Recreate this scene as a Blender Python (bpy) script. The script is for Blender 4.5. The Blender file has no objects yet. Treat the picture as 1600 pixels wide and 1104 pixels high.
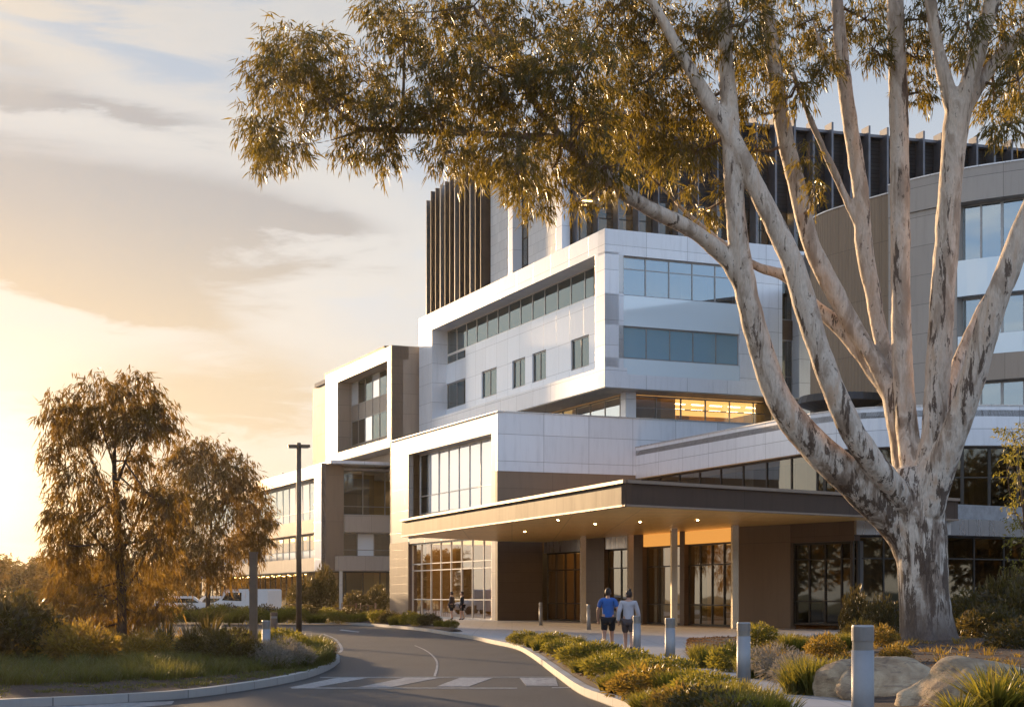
import bpy, math, random
import numpy as np
from mathutils import Vector, Matrix
random.seed(7); rng = np.random.default_rng(11)
sc = bpy.context.scene
COL = sc.collection
F = 2450.0; CH = 1.6; HZ = 930.0          # focal length and horizon of the 1600 px wide photograph, eye height

# ------------------------------------------------------------------ camera
cam = bpy.data.cameras.new('camera'); co = bpy.data.objects.new('camera', cam); COL.objects.link(co)
co.location = (0, 0, CH); co.rotation_euler = (math.radians(90), 0, 0)
cam.sensor_width = 36; cam.lens = 36 * F / 1600; cam.shift_y = (HZ - 552) / 1600
cam.clip_start = 0.1; cam.clip_end = 4000
sc.camera = co
sc.view_settings.view_transform = 'Standard'; sc.view_settings.look = 'None'
sc.view_settings.exposure = 0.48; sc.view_settings.gamma = 1
try:
    sc.cycles.max_bounces = 6; sc.cycles.transparent_max_bounces = 12
    sc.cycles.diffuse_bounces = 3; sc.cycles.glossy_bounces = 4; sc.cycles.volume_bounces = 0
    sc.cycles.sample_clamp_indirect = 4; sc.cycles.use_denoising = True
except Exception: pass

# ------------------------------------------------------------------ sun
SUN_AZ = math.radians(-27); SUN_EL = math.radians(8)
sl = bpy.data.lights.new('sun', 'SUN'); so = bpy.data.objects.new('sun', sl); COL.objects.link(so)
sl.energy = 5.0; sl.angle = math.radians(1.0); sl.color = (1.0, 0.66, 0.35)
sd = Vector((math.sin(SUN_AZ) * math.cos(SUN_EL), math.cos(SUN_AZ) * math.cos(SUN_EL), math.sin(SUN_EL)))
so.rotation_euler = sd.to_track_quat('Z', 'Y').to_euler()

# ------------------------------------------------------------------ node helper
class NT:
    def __init__(s, tree): s.t = tree; s.n = tree.nodes; s.l = tree.links
    def new(s, typ, **kw):
        n = s.n.new(typ)
        for k, v in kw.items(): setattr(n, k, v)
        return n
    def put(s, sock, v):
        if isinstance(v, bpy.types.NodeSocket): s.l.new(v, sock)
        elif isinstance(v, (tuple, list)):
            v = tuple(v)
            if len(v) == 3 and len(sock.default_value) == 4: v = v + (1,)
            sock.default_value = v
        else: sock.default_value = v
    def m(s, op, a, b=0.0, c=0.0, clamp=False):
        n = s.new('ShaderNodeMath', operation=op); n.use_clamp = clamp
        s.put(n.inputs[0], a); s.put(n.inputs[1], b); s.put(n.inputs[2], c)
        return n.outputs[0]
    def mix(s, f, a, b, blend='MIX'):
        n = s.new('ShaderNodeMix', data_type='RGBA', blend_type=blend)
        s.put(n.inputs[0], f); s.put(n.inputs[6], a); s.put(n.inputs[7], b)
        return n.outputs[2]
    def ramp(s, f, stops, interp='LINEAR'):
        n = s.new('ShaderNodeValToRGB'); s.put(n.inputs[0], f)
        cr = n.color_ramp; cr.interpolation = interp
        while len(cr.elements) < len(stops): cr.elements.new(0.5)
        for e, (p, c) in zip(cr.elements, stops):
            e.position = p
            e.color = (c, c, c, 1) if not isinstance(c, (tuple, list)) else tuple(c) + (1,)
        return n.outputs[0]
    def sstep(s, x, a, b):
        n = s.new('ShaderNodeMapRange', interpolation_type='SMOOTHSTEP')
        s.put(n.inputs[0], x); n.inputs[1].default_value = a; n.inputs[2].default_value = b
        return n.outputs[0]
    def noise(s, vec, scale=1, detail=4, rough=0.5, dist=0.0):
        n = s.new('ShaderNodeTexNoise'); 
        if vec is not None: s.l.new(vec, n.inputs['Vector'])
        n.inputs['Scale'].default_value = scale; n.inputs['Detail'].default_value = detail
        n.inputs['Roughness'].default_value = rough; n.inputs['Distortion'].default_value = dist
        return n.outputs[0]
    def xyz(s, x, y, z):
        n = s.new('ShaderNodeCombineXYZ'); s.put(n.inputs[0], x); s.put(n.inputs[1], y); s.put(n.inputs[2], z)
        return n.outputs[0]
    def scale(s, vec, sx, sy, sz):
        n = s.new('ShaderNodeMapping'); s.l.new(vec, n.inputs[0]); n.inputs['Scale'].default_value = (sx, sy, sz)
        return n.outputs[0]

def srgb(r, g, b):
    f = lambda c: (c / 255 / 12.92) if c / 255 <= 0.04045 else ((c / 255 + 0.055) / 1.055) ** 2.4
    return (f(r), f(g), f(b))

# ------------------------------------------------------------------ world: evening sky with banked cloud
w = bpy.data.worlds.new("World"); sc.world = w; w.use_nodes = True
W = NT(w.node_tree); W.n.clear()
tc = W.new('ShaderNodeTexCoord'); sep = W.new('ShaderNodeSeparateXYZ'); W.l.new(tc.outputs['Generated'], sep.inputs[0])
X, Y, Z = sep.outputs
az = W.m('ARCTAN2', X, Y); el = W.m('ARCSINE', Z)
elp = W.m('MAXIMUM', el, 0.0)
base = W.ramp(W.m('DIVIDE', elp, 1.2), [(0.0, srgb(252, 234, 208)), (0.08, srgb(248, 240, 230)), (0.17, srgb(236, 239, 244)), (0.26, srgb(200, 212, 228)), (0.6, srgb(150, 176, 210)), (1.0, srgb(110, 145, 190))])
# cooler and deeper away from the sunset
away = W.sstep(W.m('ABSOLUTE', W.m('SUBTRACT', az, -0.5)), 0.80, 1.8)
base = W.mix(W.m('MULTIPLY', away, 0.75), base, W.ramp(elp, [(0.0, srgb(165, 140, 100)), (0.05, srgb(170, 165, 150)), (0.1, srgb(165, 182, 196)), (0.2, srgb(125, 165, 205)), (1.0, srgb(70, 115, 180))]))
def gauss(a0, e0, wa, we):
    a = W.m('DIVIDE', W.m('SUBTRACT', az, a0), wa); e = W.m('DIVIDE', W.m('SUBTRACT', el, e0), we)
    return W.m('EXPONENT', W.m('MULTIPLY', W.m('ADD', W.m('MULTIPLY', a, a), W.m('MULTIPLY', e, e)), -1.0))
warm = gauss(-0.46, 0.03, 0.27, 0.13)
base = W.mix(W.m('MULTIPLY', warm, 0.55), base, srgb(255, 214, 150))
# cloud layer (direction space, stretched along the horizon)
cv = W.xyz(W.m('MULTIPLY', az, 3.2), W.m('MULTIPLY', el, 11.0), 3.7)
n1 = W.noise(cv, 1.1, 7, 0.55, 0.6)
n2 = W.noise(W.xyz(W.m('MULTIPLY', az, 9.0), W.m('MULTIPLY', el, 42.0), 8.1), 1.0, 6, 0.6, 0.5)
elw = W.m('ADD', el, W.m('ADD', W.m('MULTIPLY', W.m('SUBTRACT', n1, 0.5), 0.10), W.m('MULTIPLY', W.m('SUBTRACT', n2, 0.5), 0.055)))
def gt(a0, e0, wa, we, tl=0.0):       # cloud bank: centre, half sizes, slope
    a = W.m('SUBTRACT', az, a0); e = W.m('DIVIDE', W.m('ADD', W.m('SUBTRACT', elw, e0), W.m('MULTIPLY', a, tl)), we); a = W.m('DIVIDE', a, wa)
    return W.m('EXPONENT', W.m('MULTIPLY', W.m('ADD', W.m('MULTIPLY', W.m('POWER', W.m('ABSOLUTE', a), 2.6), 1.0), W.m('MULTIPLY', e, e)), -1.0))
band = None
for k_, args in ((1.15, (-0.29, 0.232, 0.21, 0.040, 0.10)), (0.95, (-0.27, 0.186, 0.11, 0.020, 0.28)), (0.55, (-0.27, 0.292, 0.10, 0.010, 0.12)), (0.45, (-0.15, 0.215, 0.07, 0.010, 0.05)), (0.55, (-0.19, 0.135, 0.12, 0.016, 0.0)), (0.4, (-0.33, 0.118, 0.10, 0.012, 0.0)), (0.5, (-0.36, 0.335, 0.12, 0.02, 0.3))):
    g_ = W.m('MULTIPLY', gt(*args), k_); band = g_ if band is None else W.m('ADD', band, g_)
dens = W.m('ADD', W.m('MULTIPLY', band, 1.0), W.m('ADD', W.m('MULTIPLY', W.m('SUBTRACT', n1, 0.54), 0.85), W.m('MULTIPLY', W.m('SUBTRACT', n2, 0.5), 1.0)))
cl = W.sstep(dens, 0.18, 0.72)
ccol = W.mix(W.sstep(el, 0.13, 0.26), srgb(234, 212, 182), srgb(192, 188, 188))
ccol = W.mix(W.m('MULTIPLY', gauss(-0.40, 0.14, 0.12, 0.07), 0.7), ccol, srgb(216, 178, 128))
sky = W.mix(W.m('MULTIPLY', cl, 0.86), base, ccol)
# bright broken edges and wisps
edge = W.m('MULTIPLY', W.m('MULTIPLY', W.sstep(dens, -0.12, 0.2), W.m('SUBTRACT', 1.0, cl)), W.sstep(az, 0.15, -0.15))
sky = W.mix(W.m('MULTIPLY', edge, 0.55), sky, srgb(252, 242, 228))
wisp = W.m('MULTIPLY', gauss(-0.33, 0.345, 0.10, 0.035), W.sstep(n2, 0.42, 0.6))
sky = W.mix(W.m('MULTIPLY', wisp, 0.85), sky, srgb(248, 234, 216))
# broken cloud over the rest of the sky, seen only in the glass
n3 = W.noise(W.xyz(W.m('MULTIPLY', az, 3.0), W.m('MULTIPLY', el, 9.0), 1.0), 1.3, 6, 0.6, 0.4)
oc = W.m('MULTIPLY', W.sstep(n3, 0.48, 0.68), W.sstep(W.m('ABSOLUTE', az), 0.9, 1.4))
sky = W.mix(W.m('MULTIPLY', oc, 0.75), sky, srgb(232, 226, 220))
# glow round the low sun
g1 = gauss(-0.355, 0.060, 0.070, 0.055); g2 = gauss(-0.45, 0.06, 0.40, 0.12)
vm = W.new('ShaderNodeVectorMath', operation='SCALE'); vm.inputs[0].default_value = (1.0, 0.80, 0.42); W.l.new(W.m('MULTIPLY', g1, 1.8), vm.inputs['Scale'])
vm2 = W.new('ShaderNodeVectorMath', operation='SCALE'); vm2.inputs[0].default_value = (1.0, 0.66, 0.30); W.l.new(W.m('MULTIPLY', g2, 0.10), vm2.inputs['Scale'])
ad = W.new('ShaderNodeVectorMath', operation='ADD'); W.l.new(vm.outputs[0], ad.inputs[0]); W.l.new(vm2.outputs[0], ad.inputs[1])
vm3 = W.new('ShaderNodeVectorMath', operation='SCALE'); vm3.inputs[0].default_value = (1.0, 0.90, 0.78); W.l.new(W.m('MULTIPLY', gauss(-0.84, 0.16, 0.24, 0.20), 1.1), vm3.inputs['Scale'])  # added bright sky patch left of view, lights left faces and glass
sky = W.mix(1.0, W.mix(1.0, sky, ad.outputs[0], 'ADD'), vm3.outputs[0], 'ADD')
st = W.new('ShaderNodeTexSky', sky_type='NISHITA'); st.sun_disc = False; st.sun_elevation = SUN_EL; st.sun_rotation = SUN_AZ
nb = W.new('ShaderNodeBackground'); W.l.new(st.outputs[0], nb.inputs[0]); nb.inputs[1].default_value = 0.05
cb = W.new('ShaderNodeBackground'); W.l.new(sky, cb.inputs[0]); W.put(cb.inputs[1], W.m('ADD', 0.66, W.m('MULTIPLY', W.sstep(W.m('ABSOLUTE', W.m('SUBTRACT', az, -0.3)), 0.9, 2.0), 0.80)))  # sky behind the viewpoint brightened to light front faces and glass
ms = W.new('ShaderNodeMixShader'); ms.inputs[0].default_value = 0.88
W.l.new(nb.outputs[0], ms.inputs[1]); W.l.new(cb.outputs[0], ms.inputs[2])
wo = W.new('ShaderNodeOutputWorld'); W.l.new(ms.outputs[0], wo.inputs[0])

# ------------------------------------------------------------------ scene helpers
def tag(o, label=None, cat=None, group=None, kind=None):
    if label: o['label'] = label
    if cat: o['category'] = cat
    if group: o['group'] = group
    if kind: o['kind'] = kind
    return o
def thing(name, label, cat, loc=(0, 0, 0), rz=0, group=None, parent=None):
    o = bpy.data.objects.new(name, None); COL.objects.link(o); o.location = loc; o.rotation_euler = (0, 0, rz)
    o.empty_display_size = 0.2
    if parent: o.parent = parent
    return tag(o, label, cat, group)
def copy_tree(o, parent=None):
    c = o.copy(); COL.objects.link(c); c.parent = parent
    for ch in list(o.children): copy_tree(ch, c)
    return c
def link(name, me, mats, parent=None):
    o = bpy.data.objects.new(name, me); COL.objects.link(o)
    for m in (mats if isinstance(mats, (list, tuple)) else [mats]): me.materials.append(m)
    if parent is not None: o.parent = parent
    return o
def np_mesh(name, V_, nper, attrs=None, smooth=False):
    """V_: (N*nper,3) loose polygons of nper corners"""
    V_ = np.ascontiguousarray(V_, dtype=np.float32); n = len(V_) // nper
    me = bpy.data.meshes.new(name)
    me.vertices.add(len(V_)); me.vertices.foreach_set('co', V_.ravel())
    me.loops.add(len(V_)); me.loops.foreach_set('vertex_index', np.arange(len(V_), dtype=np.int32))
    me.polygons.add(n); me.polygons.foreach_set('loop_start', np.arange(0, len(V_), nper, dtype=np.int32))
    try: me.polygons.foreach_set('loop_total', np.full(n, nper, dtype=np.int32))
    except Exception: pass
    for k, a in (attrs or {}).items():
        at = me.attributes.new(k, 'FLOAT', 'POINT'); at.data.foreach_set('value', np.repeat(a, nper).astype(np.float32))
    me.update(calc_edges=True)
    return me
class MB:
    def __init__(s): s.v = []; s.f = []; s.uv = []
    def quad(s, a, b, c, d, uv=None):
        i = len(s.v); s.v += [tuple(a), tuple(b), tuple(c), tuple(d)]; s.f.append((i, i + 1, i + 2, i + 3))
        s.uv.append(uv or [(0, 0), (1, 0), (1, 1), (0, 1)])
    def wall(s, p, q, z0, z1, a=0.0, b=0.2, u0=0.0):
        """slab on the line p->q (left to right as seen from outside); a outward, b inward"""
        p = Vector(p[:2]); q = Vector(q[:2]); e = (q - p); L = e.length; e.normalize(); n = Vector((e.y, -e.x))
        A, B = p + n * a, q + n * a; C, D = q - n * b, p - n * b
        P = lambda v, z: (v.x, v.y, z)
        th = a + b
        s.quad(P(A, z0), P(B, z0), P(B, z1), P(A, z1), [(u0, z0), (u0 + L, z0), (u0 + L, z1), (u0, z1)])
        s.quad(P(C, z0), P(D, z0), P(D, z1), P(C, z1), [(u0 + L, z0), (u0, z0), (u0, z1), (u0 + L, z1)])
        s.quad(P(B, z0), P(C, z0), P(C, z1), P(B, z1), [(u0 + L, z0), (u0 + L + th, z0), (u0 + L + th, z1), (u0 + L, z1)])
        s.quad(P(D, z0), P(A, z0), P(A, z1), P(D, z1), [(u0 - th, z0), (u0, z0), (u0, z1), (u0 - th, z1)])
        s.quad(P(A, z1), P(B, z1), P(C, z1), P(D, z1), [(u0, 0), (u0 + L, 0), (u0 + L, th), (u0, th)])
        s.quad(P(D, z0), P(C, z0), P(B, z0), P(A, z0), [(u0, 0), (u0 + L, 0), (u0 + L, th), (u0, th)])
        return s
    def prism(s, poly, z0, z1, bottom=True):
        """poly xy, any orientation"""
        ar = sum(poly[i][0] * poly[(i + 1) % len(poly)][1] - poly[(i + 1) % len(poly)][0] * poly[i][1] for i in range(len(poly)))
        if ar < 0: poly = poly[::-1]
        zt = z1 if callable(z1) else (lambda x, y: z1)
        u = 0
        for i in range(len(poly)):
            a = poly[i]; b = poly[(i + 1) % len(poly)]; L = math.hypot(b[0] - a[0], b[1] - a[1])
            s.quad((a[0], a[1], z0), (b[0], b[1], z0), (b[0], b[1], zt(*b[:2])), (a[0], a[1], zt(*a[:2])), [(u, z0), (u + L, z0), (u + L, zt(*b[:2])), (u, zt(*a[:2]))])
            u += L
        i = len(s.v); s.v += [(p[0], p[1], zt(p[0], p[1])) for p in poly]; s.f.append(tuple(range(i, i + len(poly)))); s.uv.append([(p[0], p[1]) for p in poly])
        if bottom:
            i = len(s.v); s.v += [(p[0], p[1], z0) for p in poly[::-1]]; s.f.append(tuple(range(i, i + len(poly)))); s.uv.append([(p[0], p[1]) for p in poly[::-1]])
        return s
    def box(s, c, size, rz=0.0):
        hx, hy, hz = size[0] / 2, size[1] / 2, size[2] / 2; ca, sa = math.cos(rz), math.sin(rz)
        T = lambda x, y: (c[0] + x * ca - y * sa, c[1] + x * sa + y * ca)
        return s.prism([T(-hx, -hy), T(hx, -hy), T(hx, hy), T(-hx, hy)], c[2] - hz, c[2] + hz)
    def cyl(s, x, y, z0, z1, r0, r1=None, n=20, cap=True):
        r1 = r0 if r1 is None else r1; i = len(s.v)
        for k in range(n):
            a = 2 * math.pi * k / n; s.v.append((x + r0 * math.cos(a), y + r0 * math.sin(a), z0))
        for k in range(n):
            a = 2 * math.pi * k / n; s.v.append((x + r1 * math.cos(a), y + r1 * math.sin(a), z1))
        for k in range(n):
            k2 = (k + 1) % n; s.f.append((i + k, i + k2, i + n + k2, i + n + k)); s.uv.append([(k / n, z0), ((k + 1) / n, z0), ((k + 1) / n, z1), (k / n, z1)])
        if cap:
            s.f.append(tuple(i + n + k for k in range(n))); s.uv.append([(0, 0)] * n)
            s.f.append(tuple(i + k for k in range(n))[::-1]); s.uv.append([(0, 0)] * n)
        return s
    def tube(s, pts, rad, n=6, cap=True):
        pts = [Vector(p) for p in pts]; i0 = len(s.v); N = len(pts)
        for k, p in enumerate(pts):
            d = (pts[min(k + 1, N - 1)] - pts[max(k - 1, 0)]); d = d.normalized() if d.length > 1e-9 else Vector((0, 0, 1))
            up = Vector((0, 1, 0)) if abs(d.y) < 0.9 else Vector((1, 0, 0))
            a = d.cross(up).normalized(); b = d.cross(a)
            r = rad[k] if hasattr(rad, '__len__') else rad
            for j in range(n):
                t = 2 * math.pi * j / n; s.v.append(tuple(p + a * (r * math.cos(t)) + b * (r * math.sin(t))))
        for k in range(N - 1):
            for j in range(n):
                j2 = (j + 1) % n; s.f.append((i0 + k * n + j, i0 + k * n + j2, i0 + (k + 1) * n + j2, i0 + (k + 1) * n + j)); s.uv.append([(0, 0)] * 4)
        if cap:
            s.f.append(tuple(i0 + j for j in range(n))[::-1]); s.uv.append([(0, 0)] * n)
            s.f.append(tuple(i0 + (N - 1) * n + j for j in range(n))); s.uv.append([(0, 0)] * n)
        return s
    def mesh(s, name, smooth=False):
        me = bpy.data.meshes.new(name); me.from_pydata(s.v, [], s.f)
        ul = me.uv_layers.new(name='UVMap'); flat = [c for f in s.uv for uv in f for c in uv]
        ul.data.foreach_set('uv', flat)
        if smooth: me.polygons.foreach_set('use_smooth', [True] * len(me.polygons))
        me.update(); return me
    def build(s, name, mat, parent=None, smooth=False): return link(name, s.mesh(name, smooth), mat, parent)

def P(px, py, d):                       # photo pixel at distance d -> world point
    return Vector(((px - 800) / F * d, d, CH + (HZ - py) / F * d))
def G(px, py, z=0.0):                   # photo pixel on a level plane
    d = (CH - z) * F / (py - HZ); return ((px - 800) / F * d, d)
def XD(px, d): return ((px - 800) / F * d, d)
def seg(p, q, px):                      # point of plan line p-q that shows at column px
    k = (px - 800) / F; t = (k * p[1] - p[0]) / ((q[0] - p[0]) - k * (q[1] - p[1]))
    return (p[0] + (q[0] - p[0]) * t, p[1] + (q[1] - p[1]) * t)
def ST(s, t): return (0.9212 * s - 0.3891 * t, 0.3891 * s + 0.9212 * t)   # building grid: s to the right, t away
def lerp(p, q, k): return (p[0] + (q[0] - p[0]) * k, p[1] + (q[1] - p[1]) * k)

# ------------------------------------------------------------------ materials
def material(name):
    m = bpy.data.materials.new(name); m.use_nodes = True; t = NT(m.node_tree); t.n.clear()
    out = t.new('ShaderNodeOutputMaterial'); return m, t, out
def pbr(t, out, col, rough=0.6, metal=0.0, spec=0.5, normal=None):
    b = t.new('ShaderNodeBsdfPrincipled'); t.put(b.inputs['Base Color'], col); t.put(b.inputs['Roughness'], rough); t.put(b.inputs['Metallic'], metal)
    b.inputs['Specular IOR Level'].default_value = spec
    if normal is not None: t.l.new(normal, b.inputs['Normal'])
    t.l.new(b.outputs[0], out.inputs[0]); return b
def bump(t, h, strength=0.3, dist=0.02):
    n = t.new('ShaderNodeBump'); n.inputs['Strength'].default_value = strength; n.inputs['Distance'].default_value = dist; t.l.new(h, n.inputs['Height']); return n.outputs[0]
def plain(name, col, rough=0.6, metal=0.0, var=0.12, scale=3.0, bumps=0.0):
    m, t, out = material(name); tcn = t.new('ShaderNodeTexCoord')
    n = t.noise(tcn.outputs['Object'], scale, 5, 0.6)
    c = t.mix(t.m('MULTIPLY', t.sstep(n, 0.3, 0.7), 1.0), tuple(x * (1 - var) for x in col), tuple(min(1, x * (1 + var)) for x in col))
    nr = bump(t, t.noise(tcn.outputs['Object'], scale * 12, 3, 0.6), bumps, 0.01) if bumps else None
    pbr(t, out, c, rough, metal, 0.5, nr); return m
def panel(name, col, bw, bh, rough=0.35, metal=0.0, var=0.05, joint=0.35, ms=0.012, off=0.0, ribs=None, dirt=0.26, spec=0.5):
    m, t, out = material(name); uvn = t.new('ShaderNodeUVMap')
    b = t.new('ShaderNodeTexBrick'); t.l.new(uvn.outputs[0], b.inputs['Vector'])
    b.offset = off; b.inputs['Scale'].default_value = 1; b.inputs['Brick Width'].default_value = bw; b.inputs['Row Height'].default_value = bh
    b.inputs['Mortar Size'].default_value = ms; b.inputs['Mortar Smooth'].default_value = 0.1; b.inputs['Bias'].default_value = 0
    t.put(b.inputs['Color1'], tuple(c * (1 - var) for c in col)); t.put(b.inputs['Color2'], tuple(min(1, c * (1 + var)) for c in col)); t.put(b.inputs['Mortar'], tuple(c * joint for c in col))
    n = t.noise(t.scale(uvn.outputs[0], 1.6, 0.16, 1), 2.0, 7, 0.7)
    c = t.mix(t.m('MULTIPLY', t.sstep(n, 0.45, 0.75), dirt), b.outputs[0], tuple(x * 0.5 for x in col))
    inv = t.m('SUBTRACT', 1.0, b.outputs['Fac'])
    if ribs:
        sp = t.new('ShaderNodeSeparateXYZ'); t.l.new(uvn.outputs[0], sp.inputs[0])
        wv = t.m('MULTIPLY', t.m('ADD', t.m('SINE', t.m('MULTIPLY', sp.outputs[0], 2 * math.pi / ribs)), 1), 0.5)
        wv = t.sstep(wv, 0.25, 0.6); h = t.m('ADD', t.m('MULTIPLY', inv, 0.5), wv); nr = bump(t, h, 1.0, 0.05)
    else: nr = bump(t, t.m('ADD', inv, t.m('MULTIPLY', t.noise(uvn.outputs[0], 0.35, 2), 0.6)), 0.5, 0.01)
    rg = t.m('ADD', t.m('MULTIPLY', n, 0.15), rough - 0.07)
    pbr(t, out, c, rg, metal, spec, nr); return m
def glassmat(name, tint, refl, see, power=2.6, lo=0.22, rough=0.02, wob=0.03):
    m, t, out = material(name); tcn = t.new('ShaderNodeTexCoord')
    lw = t.new('ShaderNodeLayerWeight'); lw.inputs[0].default_value = 0.5
    f = t.m('ADD', t.m('MULTIPLY', t.m('POWER', lw.outputs['Facing'], power), 1 - lo), lo, clamp=True)
    g = t.new('ShaderNodeBsdfGlossy'); t.put(g.inputs[0], refl); g.inputs['Roughness'].default_value = rough
    nr = bump(t, t.noise(tcn.outputs['Object'], 0.5, 1, 0.4), wob, 0.15); t.l.new(nr, g.inputs['Normal'])
    if see > 0:
        tr = t.new('ShaderNodeBsdfTransparent'); t.put(tr.inputs[0], tuple(c * see for c in tint))
    else:
        tr = t.new('ShaderNodeBsdfDiffuse'); t.put(tr.inputs[0], tint)
    x = t.new('ShaderNodeMixShader'); t.l.new(f, x.inputs[0]); t.l.new(tr.outputs[0], x.inputs[1]); t.l.new(g.outputs[0], x.inputs[2])
    t.l.new(x.outputs[0], out.inputs[0]); return m
def emis(name, col, s):
    m, t, out = material(name); e = t.new('ShaderNodeEmission'); t.put(e.inputs[0], col); e.inputs[1].default_value = s; t.l.new(e.outputs[0], out.inputs[0]); return m

M = {}
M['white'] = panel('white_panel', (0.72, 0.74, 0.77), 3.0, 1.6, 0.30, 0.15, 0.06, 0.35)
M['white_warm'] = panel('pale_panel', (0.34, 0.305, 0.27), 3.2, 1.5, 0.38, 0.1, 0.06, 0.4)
M['beige'] = panel('beige_panel', (0.34, 0.275, 0.215), 2.4, 1.7, 0.5, 0.0, 0.04, 0.5)
M['brown'] = panel('brown_panel', (0.115, 0.072, 0.047), 1.5, 0.6, 0.5, 0.0, 0.05, 0.6)
M['brown_smooth'] = panel('tan_panel', (0.20, 0.14, 0.092), 3.6, 4.0, 0.5, 0.0, 0.04, 0.6)
M['tan_rib'] = panel('tan_ribbed', (0.25, 0.18, 0.118), 3.0, 2.9, 0.6, 0.0, 0.04, 0.55, ribs=0.24)
M['metal'] = panel('brushed_metal', (0.50, 0.49, 0.49), 1.3, 3.0, 0.28, 0.8, 0.06, 0.4)
M['conc'] = panel('concrete_panel', (0.62, 0.60, 0.57), 0.9, 0.75, 0.5, 0.0, 0.06, 0.55, off=0.5)
M['fin_dark'] = plain('fin_brown', (0.050, 0.040, 0.036), 0.5, 0.2, 0.2, 1.5)
M['fin_silver'] = plain('fin_grey', (0.15, 0.15, 0.165), 0.4, 0.5, 0.15, 1.5)
M['louvre'] = panel('dark_louvre', (0.020, 0.020, 0.023), 4.0, 0.28, 0.5, 0.3, 0.3, 0.2, 0.03)
M['frame'] = plain('mullion_grey', (0.28, 0.28, 0.28), 0.35, 0.7, 0.1)
M['frame_pale'] = plain('mullion_pale', (0.60, 0.58, 0.54), 0.35, 0.5, 0.08)
M['frame_dark'] = plain('mullion_dark', (0.05, 0.045, 0.04), 0.4, 0.5, 0.1)
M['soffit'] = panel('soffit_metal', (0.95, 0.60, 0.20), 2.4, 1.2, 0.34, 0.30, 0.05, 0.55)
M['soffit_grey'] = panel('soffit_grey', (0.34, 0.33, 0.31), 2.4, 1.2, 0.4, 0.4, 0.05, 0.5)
M['canopy_side'] = panel('canopy_bronze', (0.085, 0.055, 0.038), 6.0, 3.0, 0.6, 0.0, 0.03, 0.5, spec=0.22)
M['canopy_trim'] = plain('canopy_trim', (0.30, 0.22, 0.16), 0.45, 0.4, 0.05)
M['roofing'] = plain('roof_membrane', (0.30, 0.29, 0.28), 0.8, 0, 0.15)
M['glass'] = glassmat('window_glass', (0.65, 0.80, 0.85), (0.80, 0.92, 1.0), 0.75, 2.2, 0.36)
M['glass_clear'] = glassmat('clear_glass', (0.9, 0.95, 0.9), (0.9, 0.93, 0.95), 0.9, 3.0, 0.14)
M['glass_dark'] = glassmat('dark_glass', (0.6, 0.62, 0.55), (0.82, 0.84, 0.80), 0.6, 3.2, 0.13)
M['glass_small'] = glassmat('opening_glass', (0.35, 0.45, 0.46), (0.40, 0.50, 0.54), 0.5, 3.0, 0.18)
M['glass_sky_blue'] = glassmat('sky_blue_glass', (0.14, 0.27, 0.34), (0.85, 0.95, 1.0), 0, 2.4, 0.26)  # opaque blue body colour stands in for reflected sky
M['beige_light'] = panel('warm_grey_panel', (0.25, 0.21, 0.175), 2.6, 1.5, 0.42, 0.05, 0.07, 0.4)
M['panel_gloss'] = panel('white_glass_panel', (0.76, 0.80, 0.84), 2.2, 1.9, 0.12, 0.0, 0.05, 0.5, dirt=0.12, spec=0.9)
M['spandrel'] = glassmat('spandrel_glass', (0.66, 0.76, 0.80), (0.93, 0.96, 0.98), 0, 2.0, 0.16, 0.06)
M['mirror'] = glassmat('pale_glass', (0.78, 0.84, 0.88), (0.97, 0.98, 1.0), 0, 1.6, 0.22, 0.03)
M['blind'] = plain('blind_white', (0.62, 0.61, 0.57), 0.8, 0, 0.05)
M['glow_header'] = emis('header_glow', (1.0, 0.42, 0.09), 0.6)  # glow added to the door header, standing in for gold light
M['glow_ceiling'] = emis('glow_ceiling', (1.0, 0.48, 0.13), 1.25)  # ceiling itself glows, standing in for lamplight on it
M['downlight'] = emis('downlight_lens', (1.0, 0.60, 0.22), 110)
M['rib_grey'] = panel('ribbed_cladding', (0.16, 0.13, 0.105), 3.0, 2.9, 0.6, 0.0, 0.04, 0.55, ribs=0.3)
M['column'] = plain('column_steel', (0.75, 0.66, 0.52), 0.25, 0.75, 0.06, 1.5)
M['lamp_warm'] = emis('ceiling_lamp', (1.0, 0.62, 0.24), 22.0)
def interior_mat(name, stops):
    m, t, out = material(name); uvn = t.new('ShaderNodeUVMap')
    b = t.new('ShaderNodeTexBrick'); t.l.new(uvn.outputs[0], b.inputs['Vector']); b.offset = 0.37
    b.inputs['Brick Width'].default_value = 1.1; b.inputs['Row Height'].default_value = 7.0; b.inputs['Mortar Size'].default_value = 0
    t.put(b.inputs['Color1'], (0, 0, 0)); t.put(b.inputs['Color2'], (1, 1, 1)); b.inputs['Scale'].default_value = 1
    c = t.ramp(b.outputs[0], stops); pbr(t, out, c, 0.8); return m
M['room'] = interior_mat('room_wall', [(0, (0.06, 0.06, 0.06)), (0.4, (0.14, 0.13, 0.12)), (0.7, (0.10, 0.07, 0.045)), (1, (0.32, 0.30, 0.26))])
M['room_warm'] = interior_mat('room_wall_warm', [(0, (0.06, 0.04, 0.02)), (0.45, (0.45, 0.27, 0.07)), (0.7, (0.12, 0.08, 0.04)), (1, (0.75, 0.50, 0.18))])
M['room_ceiling'] = plain('room_ceiling', (0.70, 0.50, 0.25), 0.7, 0, 0.05)
M['room_floor'] = plain('room_floor', (0.16, 0.13, 0.10), 0.4, 0, 0.1)

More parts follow.
